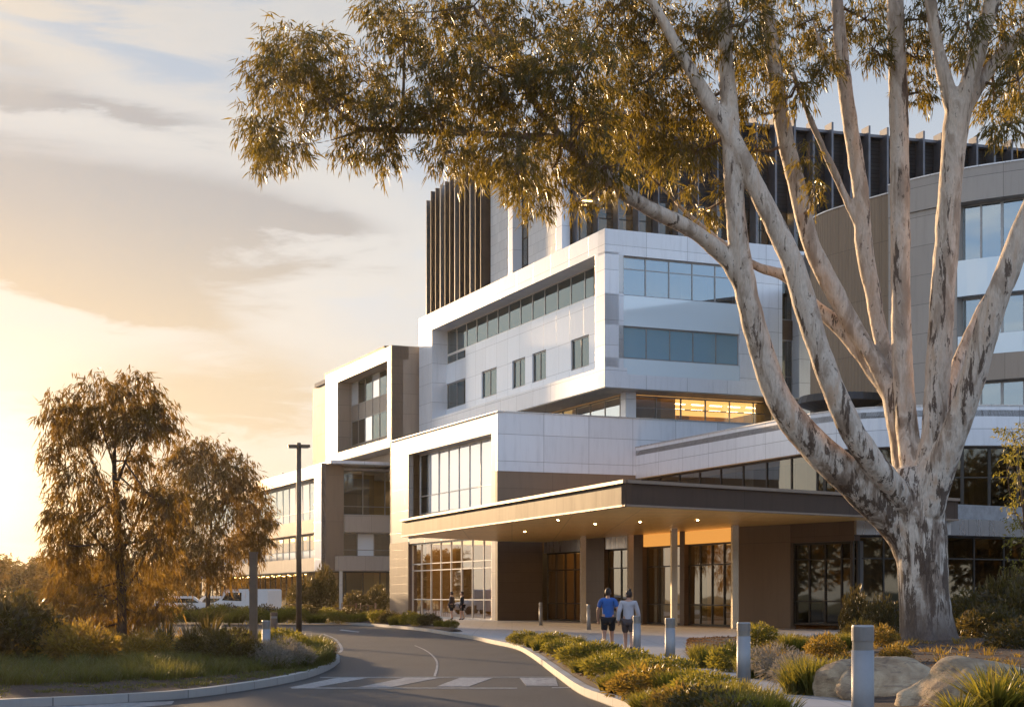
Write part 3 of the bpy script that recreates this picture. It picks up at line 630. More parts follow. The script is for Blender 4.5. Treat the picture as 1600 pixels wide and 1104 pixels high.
M['paint'] = ground_mat('road_paint', (0.16, 0.16, 0.16), (0.42, 0.41, 0.40), 9, 0.6, 60, patches=(0.12, 0.12, 0.12))
g = MB(); g.quad((-2500, -600, -.03), (2500, -600, -.03), (2500, 3000, -.03), (-2500, 3000, -.03)); g = g.build('ground', M['lawn']); tag(g, kind='structure')
g = MB(); g.prism([(-90, -45), (30, -45), (30, 108), (-90, 108)], -.02, 0.0); tag(g.build('road', M['asphalt']), kind='structure')

kpx = [(1180, 1200), (1080, 1136), (1002, 1102), (950, 1084), (912, 1070), (875, 1046), (837, 1020), (811, 1007), (777, 1000), (745, 993.5), (710, 988), (662, 981), (612, 976), (560, 972.5), (500, 970), (400, 968), (264, 967.5), (100, 968), (-60, 969), (-260, 971)]
K = smooth_line([(5.5, -30), (3.2, 4)] + [G(x, y, .13) for x, y in kpx], 4)
def curb(name, line, closed=False, w=0.16, z=0.135):
    o = curved(None, name, 'kerb', line, -0.02, z, w / 2, w / 2); tag(o, kind='structure'); return o
curb('kerb', K)
g = MB(); g.prism([p for p in K] + [(-60, 240), (90, 240), (90, -30)], -0.02, 0.12, bottom=False); tag(g.build('footpath', M['paving']), kind='structure')

def resample(line, n):
    L = [0]
    for i in range(len(line) - 1): L.append(L[-1] + math.dist(line[i][:2], line[i + 1][:2]))
    out = []
    for k in range(n):
        t = L[-1] * k / (n - 1); i = max(j for j in range(len(L)) if L[j] <= t + 1e-9); i = min(i, len(line) - 2)
        u = (t - L[i]) / max(1e-9, L[i + 1] - L[i]); out.append(lerp(line[i], line[i + 1], u))
    return out
class Bed:
    def __init__(s, name, e0, e1, h, z0, n=40, m=14, mat='mulch', kind='structure'):
        s.a = resample(e0, n); s.b = resample(e1, n); s.h = h; s.z0 = z0; s.n = n
        mb = MB(); g_ = [[s.at(i / (n - 1), j / (m - 1)) for j in range(m)] for i in range(n)]
        for i in range(n - 1):
            for j in range(m - 1): mb.quad(g_[i][j], g_[i + 1][j], g_[i + 1][j + 1], g_[i][j + 1])
        tag(mb.build(name, M[mat], None, True), kind=kind)
    def at(s, u, v):
        i = min(int(u * (s.n - 1)), s.n - 2); f = u * (s.n - 1) - i
        p = lerp(s.a[i], s.a[i + 1], f); q = lerp(s.b[i], s.b[i + 1], f); x, y = lerp(p, q, v)
        w_ = math.dist(p, q)
        z = s.z0 + min(s.h, w_ * 0.12) * max(0, math.sin(math.pi * v)) ** 0.7 + 0.02 * math.sin(x * 5.1 + y * 3) * math.sin(math.pi * v)
        return (x, y, z)
    def scatter(s, k, v0=0.08, v1=0.92, u0=0.01, u1=0.99): return [s.at(random.uniform(u0, u1), random.uniform(v0, v1)) for _ in range(k)]
def inset(line, d):
    out = []
    for i in range(len(line)):
        p = Vector(line[max(i - 1, 0)][:2]); q = Vector(line[min(i + 1, len(line) - 1)][:2]); e = (q - p).normalized(); out.append((line[i][0] + e.y * d, line[i][1] - e.x * d))
    return out
Kin = inset(K, 0.09)     # pavement side of the kerb
if abs(Kin[20][0]) < 1e9 and Kin[20][0] < K[20][0]: Kin = inset(K, -0.09)
kb = [p for p in Kin if 5 < p[1] < 50.5]
bed1 = Bed('planting_bed', kb, [G(x, y, .13) for x, y in ((1420, 1300), (1330, 1200), (1190, 1112), (1090, 1062), (1010, 1035), (930, 1010), (860, 999), (800, 998))], 0.16, 0.128)
n2e = [G(x, y, .13) for x, y in ((1072, 1021), (1085, 1029), (1130, 1041), (1200, 1059), (1300, 1084), (1370, 1104), (1480, 1142), (1750, 1260))]
f2e = [G(x, y, .13) for x, y in ((1074, 1019), (1085, 1012), (1130, 1003), (1230, 1003), (1320, 1001), (1420, 994), (1560, 990), (1850, 985))]
bed2 = Bed('garden_bed', n2e, f2e, 0.35, 0.128, 60, 20)
far_k = [p for p in Kin if p[1] > 61 and p[0] < -2.2]
bed3 = Bed('hedge_bed', far_k, [(p[0] + .4 + min(3.2, 0.03 * max(0, -p[0] - 2) * 8), p[1] + min(3.4, 0.35 + 0.35 * max(0, -p[0] - 2))) for p in far_k], 0.1, 0.128, 50, 6)
isl_n = [G(x, y, .13) for x, y in ((-420, 1122), (-150, 1102), (0, 1092), (100, 1088), (200, 1083), (300, 1076), (400, 1063), (470, 1050), (508, 1037), (524, 1027))]
isl_f = [G(x, y, .13) for x, y in ((-420, 989), (-150, 990), (0, 991), (150, 993), (300, 996), (400, 1000), (460, 1005), (500, 1011), (518, 1017), (525, 1024))]
isl_n = smooth_line(isl_n, 3); isl_f = smooth_line(isl_f, 3)
bed4 = Bed('island_bed', isl_n, isl_f, 0.22, 0.12, 60, 24)
curb('island_kerb', inset(smooth_line(isl_n[::3] + isl_f[::-1][::3] , 3), 0.0))

# painted markings
def marks(polys, z=0.006):
    mb = MB()
    for p in polys: mb.prism([G(x, y) for x, y in p], z - 0.004, z, bottom=False)
    return mb
cw_polys = [[(452, 1073.5), (492, 1073.5), (574, 1058.5), (526, 1058.5)], [(560, 1073), (612, 1073), (686, 1058.5), (632, 1058.5)], [(682, 1072), (732, 1072), (770, 1058.5), (718, 1058.5)], [(822, 1071), (872, 1071), (868, 1058.5), (812, 1058.5)], [(455, 1075), (808, 1075.3), (808, 1073.9), (455, 1073.7)], [(500, 1058.2), (880, 1057.6), (880, 1056.8), (500, 1057.4)], [(862, 1074.4), (905, 1074), (905, 1073), (862, 1073.3)]]
tag(marks(cw_polys).build('road_marking', M['paint']), kind='structure')
def stripe(pts, w_):
    ln = smooth_line([G(x, y) for x, y in pts], 5); mb = MB(); a = inset(ln, w_ / 2); b2 = inset(ln, -w_ / 2)
    for i in range(len(ln) - 1): mb.quad((*a[i], .006), (*a[i + 1], .006), (*b2[i + 1], .006), (*b2[i], .006))
    return mb
tag(stripe([(679, 1056), (683, 1042), (682, 1032), (674, 1022), (662, 1014), (648, 1008)], 0.05).build('lane_line', M['paint']), kind='structure')
tag(stripe([(505, 990), (522, 997), (530, 1005), (534, 1014), (530, 1019)], 0.09).build('edge_line', M['paint']), kind='structure')
tag(marks([[(530, 984), (560, 987.5), (562, 986), (534, 982.8)], [(-40, 1104), (90, 1101), (272, 1095), (268, 1100), (150, 1110), (-40, 1120)]]).build('gutter_paint', M['paint']), kind='structure')

# ================================================================== PLANTS
def leafmat(name, ca, cb2, tr, trw=0.4, rough=0.45, tcol=None):
    m, t, out = material(name); at = t.new('ShaderNodeAttribute', attribute_name='lv')
    c = t.mix(at.outputs['Fac'], ca, cb2)
    d = t.new('ShaderNodeBsdfPrincipled'); t.put(d.inputs[0], c); d.inputs['Roughness'].default_value = rough; d.inputs['Specular IOR Level'].default_value = 0.35
    tl = t.new('ShaderNodeBsdfTranslucent'); t.put(tl.inputs[0], t.mix(at.outputs['Fac'], tuple(x * .7 for x in tr), tr))
    x = t.new('ShaderNodeMixShader'); x.inputs[0].default_value = trw; t.l.new(d.outputs[0], x.inputs[1]); t.l.new(tl.outputs[0], x.inputs[2]); t.l.new(x.outputs[0], out.inputs[0]); return m
M['gum_leaf'] = leafmat('gum_leaf', (0.012, 0.017, 0.008), (0.045, 0.048, 0.017), (0.72, 0.52, 0.06), 0.30, 0.35)
M['gum_leaf_left'] = leafmat('small_gum_leaf', (0.014, 0.015, 0.008), (0.05, 0.042, 0.018), (0.75, 0.43, 0.055), 0.32, 0.45)
M['shrub_green'] = leafmat('shrub_green', (0.013, 0.022, 0.008), (0.075, 0.080, 0.02), (0.60, 0.50, 0.06), 0.40)
M['shrub_dark'] = leafmat('shrub_dark', (0.009, 0.014, 0.007), (0.038, 0.04, 0.015), (0.35, 0.25, 0.05), 0.30)
M['shrub_grey'] = leafmat('shrub_grey', (0.13, 0.12, 0.10), (0.32, 0.28, 0.24), (0.45, 0.38, 0.25), 0.3, 0.7)
M['shrub_rust'] = leafmat('shrub_rust', (0.03, 0.022, 0.009), (0.12, 0.08, 0.02), (0.70, 0.46, 0.07), 0.42)
M['grass'] = leafmat('grass_blade', (0.018, 0.030, 0.009), (0.07, 0.085, 0.024), (0.40, 0.36, 0.06), 0.35)
M['litter'] = leafmat('leaf_litter', (0.07, 0.035, 0.018), (0.30, 0.15, 0.06), (0.4, 0.2, 0.05), 0.2, 0.8)
M['twig'] = plain('twig', (0.20, 0.13, 0.085), 0.8, 0, 0.25, 6)

def unit(a): return a / np.maximum(1e-9, np.linalg.norm(a, axis=-1, keepdims=True))
def leaf_quads(p, d, L, Wd):
    """diamond leaves: base p, direction d, length, width"""
    n = len(p); r = unit(rng.normal(size=(n, 3))); s_ = unit(np.cross(d, r))
    q = np.empty((n, 4, 3)); mid = p + d * (L * 0.42)[:, None]
    q[:, 0] = p; q[:, 1] = mid + s_ * (Wd / 2)[:, None]; q[:, 2] = p + d * L[:, None]; q[:, 3] = mid - s_ * (Wd / 2)[:, None]
    q[:, 2, 2] -= 0.08 * L
    return q.reshape(-1, 3)
def blades(n, r, h, lean, w_, seed=0, curve=0.5):
    """arching grass blades, three quads each, around the origin"""
    a = rng.uniform(0, 2 * np.pi, n); rr = r * np.sqrt(rng.uniform(0, 1, n)) * 0.45
    b = np.stack([rr * np.cos(a), rr * np.sin(a), np.zeros(n)], 1); H = h * rng.uniform(0.55, 1.1, n)
    le = lean * rng.uniform(0.2, 1.2, n); a2 = a + rng.normal(0, 0.4, n); dr = np.stack([np.cos(a2), np.sin(a2), np.zeros(n)], 1); sd_ = np.stack([-np.sin(a2), np.cos(a2), np.zeros(n)], 1)
    th = rng.normal(0, 0.6, n); sd_ = sd_ * np.cos(th)[:, None] + dr * np.sin(th)[:, None]
    pts = []
    for u in (0, 0.4, 0.75, 1.0):
        pts.append(b + dr * (le * H * (u ** 1.8))[:, None] + np.stack([np.zeros(n), np.zeros(n), H * (u - curve * 0.35 * le * u * u)], 1))
    Wd = (w_ * rng.uniform(0.6, 1.2, n)); out = []
    for k in range(3):
        w0 = Wd * (1, 0.95, 0.6, 0.05)[k] / 2; w1 = Wd * (1, 0.95, 0.6, 0.05)[k + 1] / 2
        q = np.stack([pts[k] - sd_ * w0[:, None], pts[k] + sd_ * w0[:, None], pts[k + 1] + sd_ * w1[:, None], pts[k + 1] - sd_ * w1[:, None]], 1); out.append(q)
    lv = rng.uniform(0, 1, n)
    return np.concatenate(out, 0).reshape(-1, 3), np.tile(lv, 3)
def tuft_mesh(name, n=220, r=0.25, h=0.55, lean=0.7, w_=0.022):
    v, lv = blades(n, r, h, lean, w_); return np_mesh(name, v, 4, {'lv': lv})
def bush_mesh(name, n=1500, rx=0.45, rz=0.35, L=0.07, Wd=0.022, lumps=7, spiky=0.0):
    cs = [(np.array([0, 0, rz * 0.75]), 1.0)] + [(np.array([rx * .62 * math.cos(a), rx * .62 * math.sin(a), rz * random.uniform(.5, .95)]), random.uniform(.42, .62)) for a in np.linspace(0, 6.28, lumps, endpoint=False) + random.random()]
    V_ = []; LV = []
    tot = sum(c[1] ** 2 for c in cs)
    for c, s_ in cs:
        k = int(n * s_ ** 2 / tot); d = unit(rng.normal(size=(k, 3))); rad = rng.uniform(0.5, 1.05, k) ** 0.6
        p = c + d * np.array([rx, rx, rz]) * (s_ * 0.8) * rad[:, None]; p[:, 2] = np.abs(p[:, 2])
        dd = unit(d * (0.6 + spiky) + np.array([0, 0, 0.5]) + rng.normal(size=(k, 3)) * 0.55)
        V_.append(leaf_quads(p, dd, L * rng.uniform(.6, 1.3, k), Wd * rng.uniform(.7, 1.3, k))); LV.append(np.clip(rng.uniform(0, 1, k) * 0.8 + (rad > .9) * .2, 0, 1))
    return np_mesh(name, np.concatenate(V_), 4, {'lv': np.concatenate(LV)})
PM = {}
for i in range(3):
    PM['tuft', i] = [tuft_mesh('grass_tuft', 260, 0.28, 0.62, 0.75, 0.022), M['shrub_green']]
    PM['bush', i] = [bush_mesh('round_shrub', 2200, 0.5, 0.36, 0.10, 0.026, 7, 0.6), M['shrub_green']]
    PM['dark', i] = [bush_mesh('dark_shrub', 2200, 0.5, 0.40, 0.09, 0.03, 8), M['shrub_dark']]
    PM['grey', i] = [bush_mesh('grey_shrub', 2600, 0.5, 0.36, 0.10, 0.016, 8, 0.5), M['shrub_grey']]
    PM['rust', i] = [bush_mesh('rust_shrub', 1800, 0.5, 0.36, 0.10, 0.03, 8, 0.3), M['shrub_rust']]
    PM['spike', i] = [tuft_mesh('spiky_plant', 90, 0.16, 0.9, 0.45, 0.045), M['shrub_dark']]
for k_, (me_, mt_) in PM.items(): me_.materials.append(mt_)
for i in range(3):          # shrub = bush of short blades with upright tips
    va, la = blades(520, 0.5, 0.42, 0.55, 0.022); vb = []; 
    nb_ = 9
    for k in range(nb_):
        v_, l_ = blades(150, 0.22, random.uniform(.32, .5), 0.6, 0.02); a = 2 * math.pi * k / nb_; rr = 0.33 * (0.6 + 0.5 * random.random()); v_ = v_ + np.array([rr * math.cos(a), rr * math.sin(a), 0]); vb.append((v_, l_))
    me_ = np_mesh('spiky_shrub', np.concatenate([va] + [x[0] for x in vb]), 4, {'lv': np.concatenate([la] + [x[1] for x in vb])}); me_.materials.append(M['shrub_green']); PM['lom', i] = [me_, None]
def plant(kind, name, x, y, z, s=1.0, sz=None, label=None, group=None, cat='shrub'):
    me_ = PM[kind, random.randrange(3)][0]; o = bpy.data.objects.new(name, me_); COL.objects.link(o)
    sz = sz or s; o.location = (x, y, z - 0.02); o.rotation_euler = (random.uniform(-.08, .08), random.uniform(-.08, .08), random.uniform(0, 6.28)); o.scale = (s, s * random.uniform(.85, 1.1), sz)
    return tag(o, label, cat, group)
def zb(bed, x, y):   # nearest bed height
    best = min(((math.dist((x, y), bed.at(u / 60, v / 10)[:2]), bed.at(u / 60, v / 10)[2]) for u in range(61) for v in range(11)), key=lambda a: a[0]); return best[1]
# row along the near kerb bed (px, base py, kind, size)
row1 = [(818, 1003, 'bush'), (840, 1005, 'lom'), (866, 1011, 'bush'), (892, 1016, 'lom'), (852, 1012, 'lom'), (880, 1024, 'bush'), (916, 1029, 'lom'), (903, 1036, 'bush'), (938, 1037, 'bush'), (928, 1047, 'lom'), (962, 1046, 'lom'), (950, 1058, 'bush'), (988, 1054, 'bush'), (978, 1070, 'lom'), (1012, 1064, 'lom'), (1006, 1083, 'rust'), (1040, 1075, 'bush'), (1036, 1096, 'lom'), (1068, 1086, 'lom'), (1066, 1110, 'rust'), (1096, 1096, 'bush'), (1126, 1106, 'lom'), (1100, 1124, 'dark'), (1152, 1120, 'lom'), (1140, 1140, 'dark'), (1178, 1134, 'lom')]
row1 = [(a, b, c, 0.95) for a, b, c in row1]
adj = {'bush': 'bushy green shrub', 'lom': 'spiky yellow-green grassy shrub', 'rust': 'rust tipped shrub', 'dark': 'dark green shrub', 'grey': 'grey silver leaved shrub'}
nm_ = {'bush': 'round_shrub', 'lom': 'spiky_shrub', 'rust': 'rusty_shrub', 'dark': 'dark_shrub', 'grey': 'grey_shrub', 'tuft': 'grass_tuft', 'spike': 'spiky_plant'}
ordn = ['first', 'second', 'third', 'fourth', 'fifth', 'sixth', 'seventh', 'eighth', 'ninth', 'tenth', 'eleventh', 'twelfth', 'thirteenth', 'fourteenth', 'fifteenth', 'sixteenth', 'seventeenth', 'eighteenth', 'nineteenth', 'twentieth', 'twenty-first', 'twenty-second', 'twenty-third', 'twenty-fourth', 'twenty-fifth', 'twenty-sixth', 'twenty-seventh', 'twenty-eighth', 'twenty-ninth', 'thirtieth', 'thirty-first', 'thirty-second', 'thirty-third', 'thirty-fourth']
for i, (px, py, kd, s_) in enumerate(row1):
    x, y = G(px, py, .24); plant(kd, nm_[kd], x, y, zb(bed1, x, y), s_ * 1.0, s_ * random.uniform(.72, .88), f'{adj[kd]} in the kerbside bed, {ordn[i]} from its entrance end', 'shrubs in the kerbside bed')
# bed beside the gum tree
row2 = [(1112, 1030, 'lom', 1.05), (1150, 1036, 'bush', 1.0), (1180, 1044, 'lom', .9), (1215, 1048, 'grey', 1.0), (1245, 1056, 'grey', .9), (1280, 1066, 'lom', 1.25), (1240, 1026, 'lom', .9), (1185, 1018, 'bush', .9), (1290, 1034, 'rust', .8), (1318, 1026, 'lom', .8), (1345, 1014, 'rust', .9), (1378, 1020, 'rust', .8), (1315, 1062, 'grey', .7), (1400, 1040, 'rust', .6)]
row2s = sorted(row2)
for i, (px, py, kd, s_) in enumerate(row2s):
    x, y = G(px, py, .28); plant(kd, nm_[kd], x, y, zb(bed2, x, y), s_ * 1.05, s_ * 1.1, f'{adj[kd]} left of the gum tree, {ordn[i]} from the left', 'shrubs between the path and the building')
# tall leafy plants against the trunk
for i, (px, py, s_, sz, lb) in enumerate(((1335, 1000, .75, 2.6, 'tall upright leafy plant left of the gum trunk'), (1375, 1003, .9, 2.2, 'bushy leafy plant touching the left side of the gum trunk'))):
    x, y = G(px, py, .3); plant('dark', 'leafy_plant', x, y, .25, s_ * 1.2, sz, lb, None, 'plant')
for i, (px, py, s_, sz) in enumerate(((1525, 994, 1.6, 2.6), (1580, 997, 1.9, 3.4), (1552, 1005, 1.5, 1.8), (1620, 1002, 2.0, 3.0), (1508, 1002, 1.0, 1.3), (1600, 1022, 1.4, 1.4))):
    x, y = G(px, py, .3); plant('dark', 'dark_bush', x, y, .25, s_ * 1.2, sz, f'dark shaded bush behind the boulders right of the gum trunk, {ordn[i]} of the dense thicket', 'dark thicket right of the gum tree', 'bush')
# long grass tuft by the big boulder
def boulder_tuft(name, px, py, z, s_, sz, lb):
    x, y = G(px, py, z); return plant('tuft', name, x, y, z, s_, sz, lb, None, 'grass tuft')
boulder_tuft('grass_tuft', 1552, 1118, .2, 1.5, 1.0, 'large arching grass tuft in front of the biggest boulder')
boulder_tuft('grass_tuft', 1500, 1124, .2, .9, .6, 'small grass tuft at the left foot of the biggest boulder')
boulder_tuft('grass_tuft', 1605, 1110, .2, 1.5, 1.05, 'grass tuft at the right edge beside the biggest boulder')
# far kerb row
rowf = []
for i in range(30):
    px = 704 - i * 16.2; py = 981.5 - min(10.5, i * 1.25) + (i % 2) * 0.5; rowf.append((px, py, ('bush', 'lom', 'dark', 'bush')[i % 4]))
for i, (px, py, kd) in enumerate(rowf):
    x, y = G(px, py, .15); y += .6 if i < 22 else 1.6
    s_ = (1.0 + 0.02 * i) * (0.7 if i < 2 else 1); plant(kd, nm_[kd], x, y, .14, s_ * 1.1, s_ * random.uniform(0.9, 1.25), f'{adj[kd]} along the far kerb, {ordn[i]} from the right', 'shrubs along the far kerb')
for i in range(9):
    px = 205 - i * 42; x, y = G(px, 966, .15); plant('rust' if i % 3 == 0 else 'dark', 'hedge_shrub', x, y + 2, .14, 2.8, 1.6, f'low dark hedge shrub at the far left beyond the driveway, {ordn[i]} from the right', 'hedge beyond the driveway at left', 'hedge')
# island planting
isl = [(315, 1032, 'dark', 1.0), (345, 1030, 'spike', .75), (362, 1036, 'dark', 1.15), (385, 1033, 'lom', 1.1), (300, 1026, 'spike', .8), (418, 1036, 'grey', .8), (440, 1033, 'grey', .9), (462, 1022, 'bush', .8), (492, 1020, 'lom', .8), (440, 1018, 'bush', .85), (330, 1018, 'spike', 1.0), (230, 1030, 'rust', 1.0), (262, 1024, 'spike', .8), (128, 1035, 'rust', 1.3), (85, 1030, 'rust', 1.2), (170, 1026, 'rust', .9), (20, 1030, 'dark', 2.0), (-30, 1034, 'dark', 2.0), (50, 1022, 'rust', 1.5), (462, 1031, 'grey', .7), (355, 1012, 'lom', 1.0), (392, 1012, 'lom', .9)]
adj['spike'] = 'upright strappy plant'
for i, (px, py, kd, s_) in enumerate(sorted(isl)):
    x, y = G(px, py, .28); plant(kd, nm_[kd], x, y, zb(bed4, x, y) - .02, s_ * 1.1, s_ * 1.15, f'{adj[kd]} on the traffic island, {ordn[i]} from the left', 'plants on the traffic island')
# ground cover and litter (nobody could count these)
def cover(name, bed, n, v0, v1, h, w_, u0=0, u1=1, mat='grass'):
    P_ = np.array([bed.at(u, v) for u, v in zip(rng.uniform(u0, u1, n // 30), rng.uniform(v0, v1, n // 30))]); H = rng.uniform(.5, 1.3, len(P_))
    V_ = []; LV = []
    for p, hh in zip(P_, H):
        v_, l_ = blades(30, 0.32, h * hh, 0.9, w_); V_.append(v_ + p + np.array([0, 0, -.02])); LV.append(np.clip(l_ * .6 + rng.uniform(0, .4), 0, 1))
    me_ = np_mesh(name, np.concatenate(V_), 4, {'lv': np.concatenate(LV)}); tag(link(name, me_, M[mat]), kind='stuff')
cover('ground_cover', bed4, 66000, 0.06, 0.42, 0.30, 0.016, 0.10, 0.84)
cover('short_grass', bed4, 20000, 0.01, 0.14, 0.07, 0.014, 0.1, 0.9)
cover('rear_ground_cover', bed4, 9000, 0.34, 0.95, 0.16, 0.02, 0.1, 0.9, 'shrub_rust')
cover('bed_ground_cover', bed2, 7000, 0.15, 0.9, 0.16, 0.018, 0.3, 0.95, 'shrub_rust')
V_ = []
for bed, k in ((bed1, 5000), (bed2, 9000), (bed4, 3000)):
    pp = np.array(bed.scatter(k, .03, .97)); pp[:, 2] += 0.012; d = unit(rng.normal(size=(k, 3)) * np.array([1, 1, .25])); V_.append(leaf_quads(pp, d, rng.uniform(.04, .10, k), rng.uniform(.012, .03, k)))
V_ = np.concatenate(V_); tag(link('leaf_litter', np_mesh('leaf_litter', V_, 4, {'lv': rng.uniform(0, 1, len(V_) // 4)}), M['litter']), kind='stuff')
# ================================================================== TREES
def bark_mat():
    m, t, out = material('gum_bark'); tcn = t.new('ShaderNodeTexCoord'); ob = tcn.outputs['Object']
    sp = t.new('ShaderNodeSeparateXYZ'); t.l.new(ob, sp.inputs[0]); z = sp.outputs[2]
    a = t.noise(t.scale(ob, 1, 1, .28), 2.6, 8, 0.62, 0.6)
    c = t.ramp(a, [(0.34, (0.17, 0.12, 0.085)), (0.43, (0.36, 0.27, 0.20)), (0.52, (0.80, 0.70, 0.58)), (0.66, (0.62, 0.43, 0.29))])
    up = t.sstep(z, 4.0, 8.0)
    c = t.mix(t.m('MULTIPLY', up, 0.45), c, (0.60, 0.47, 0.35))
    b = t.noise(t.scale(ob, 1, 1, .16), 4.2, 7, 0.7, 0.3)         # peeled brown strips, more of them low on the trunk
    low = t.sstep(z, 9.0, 0.5)
    c = t.mix(t.m('MULTIPLY', t.sstep(t.m('ADD', b, t.m('MULTIPLY', low, 0.10)), 0.575, 0.60), 0.93), c, (0.075, 0.045, 0.030))
    s_ = t.noise(t.scale(ob, 1, 1, .5), 9.0, 4, 0.6, 0.3)
    c = t.mix(t.m('MULTIPLY', t.sstep(s_, 0.645, 0.67), 0.8), c, (0.10, 0.07, 0.05))
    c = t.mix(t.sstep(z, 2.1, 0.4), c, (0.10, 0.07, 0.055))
    fine = t.noise(t.scale(ob, 1, 1, .25), 30, 5, 0.65)
    c = t.mix(t.m('MULTIPLY', t.sstep(fine, .35, .7), .3), c, (0.28, 0.21, 0.15))
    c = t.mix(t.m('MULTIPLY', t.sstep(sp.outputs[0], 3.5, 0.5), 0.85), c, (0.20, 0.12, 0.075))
    pbr(t, out, c, 0.62, 0, 0.3, bump(t, t.m('ADD', t.m('MULTIPLY', b, 1.0), t.m('MULTIPLY', fine, .5)), 0.6, 0.04)); return m
M['gum_bark'] = bark_mat()
M['dark_bark'] = plain('dark_bark', (0.10, 0.065, 0.045), 0.9, 0, 0.3, 8, 0.6)

def cr(pts, n=6): return smooth_line(pts, n)
def limb_pts(spec, d0):
    """(px, py, width px, depth offset) -> world points and radii"""
    out = []
    for s_ in spec:
        px, py, w_ = s_[:3]; off = s_[3] if len(s_) > 3 else 0
        p = P(px, py, d0 + off); out.append((p.x, p.y, p.z, w_ * .93 * (d0 + off) / F / 2))
    return cr(out, 6)
def fused(name, limbs, parent, mat, voxel, wob=0.0):
    mb = MB()
    for L in limbs:
        mb.tube([p[:3] for p in L], [max(p[3], .012) for p in L], 14)
    me_ = mb.mesh(name + '_raw'); o = bpy.data.objects.new(name + '_raw', me_); COL.objects.link(o)
    r = o.modifiers.new('r', 'REMESH'); r.mode = 'VOXEL'; r.voxel_size = voxel
    s_ = o.modifiers.new('s', 'SMOOTH'); s_.factor = 0.6; s_.iterations = 6
    if wob:
        tx = bpy.data.textures.new('lumps', 'CLOUDS'); tx.noise_scale = 0.55; tx.noise_depth = 2
        dm = o.modifiers.new('d', 'DISPLACE'); dm.texture = tx; dm.strength = wob; dm.mid_level = 0.5; dm.texture_coords = 'LOCAL'
    dg = bpy.context.evaluated_depsgraph_get(); me2 = bpy.data.meshes.new_from_object(o.evaluated_get(dg)); me2.name = name
    bpy.data.objects.remove(o); me2.polygons.foreach_set('use_smooth', [True] * len(me2.polygons))
    return link(name, me2, mat, parent)
def crown(name, parent, mat, blobs, per, L, Wd, droop=0.7, K=14, twigs=None, twig_r=0.012, limbpts=None, twlen=0.35):
    """blobs (x,y,z,rx,ry,rz,weight); leaves hang in sprays from twig ends"""
    V_ = []; LV = []
    for (x, y, z, rx, ry, rz, w_) in blobs:
        n = max(3, int(per * w_ * (rx * rz + .15))); d = unit(rng.normal(size=(n, 3))); rad = rng.uniform(0.12, 1.0, n) ** 0.55
        c = np.array([x, y, z]); p = c + d * np.array([rx, ry, rz]) * rad[:, None]
        tdir = unit(d * np.array([1, 1, .6]) + rng.normal(size=(n, 3)) * .45 + np.array([0, 0, -.15 * droop]))
        shade = rng.uniform(0, 1)
        u = rng.uniform(0, 1, (n, K)); base = p[:, None, :] + tdir[:, None, :] * (u * twlen)[:, :, None] + rng.normal(size=(n, K, 3)) * 0.035
        base[:, :, 2] -= droop * 0.25 * twlen * u ** 2
        ld = unit(tdir[:, None, :] * .45 + rng.normal(size=(n, K, 3)) * .42 + np.array([0, 0, -droop]))
        base = base.reshape(-1, 3); ld = ld.reshape(-1, 3); k = len(base)
        V_.append(leaf_quads(base, ld, L * np.clip(rng.lognormal(-.1, .35, k), .35, 1.9), Wd * rng.uniform(.6, 1.35, k))); LV.append(np.clip(rng.uniform(0, 1, k) * .7 + .3 * shade, 0, 1))
        if limbpts is not None and not (twigs is M['twig'] and z > 17.6):
            tw = MB(); q = limbpts[np.argmin(((limbpts[:, :3] - c) ** 2).sum(1))]; st_ = Vector(q[:3]); en = Vector(c); mid = (st_ + en) / 2 + Vector((0, 0, -.06 * (en - st_).length + random.uniform(-.15, .15))) + Vector((random.uniform(-.1, .1), 0, 0))
            r0 = min(q[3] * .6, twig_r * 3.2)
            if (en - st_).length > 0.15: tw.tube([st_, mid, en], [r0, r0 * .75, r0 * .45], 6)
            for t_ in range(min(n, 7)):
                e2 = Vector(p[t_]); m2 = (en + e2) / 2 + Vector((0, 0, .04)); tw.tube([en, m2, e2], [r0 * .45, r0 * .3, r0 * .15], 4, False)
            if tw.v: tw.build('branch', twigs or M['twig'], parent, True)
    c_ = link(name, np_mesh(name, np.concatenate(V_), 4, {'lv': np.concatenate(LV)}), mat, parent)
    return c_

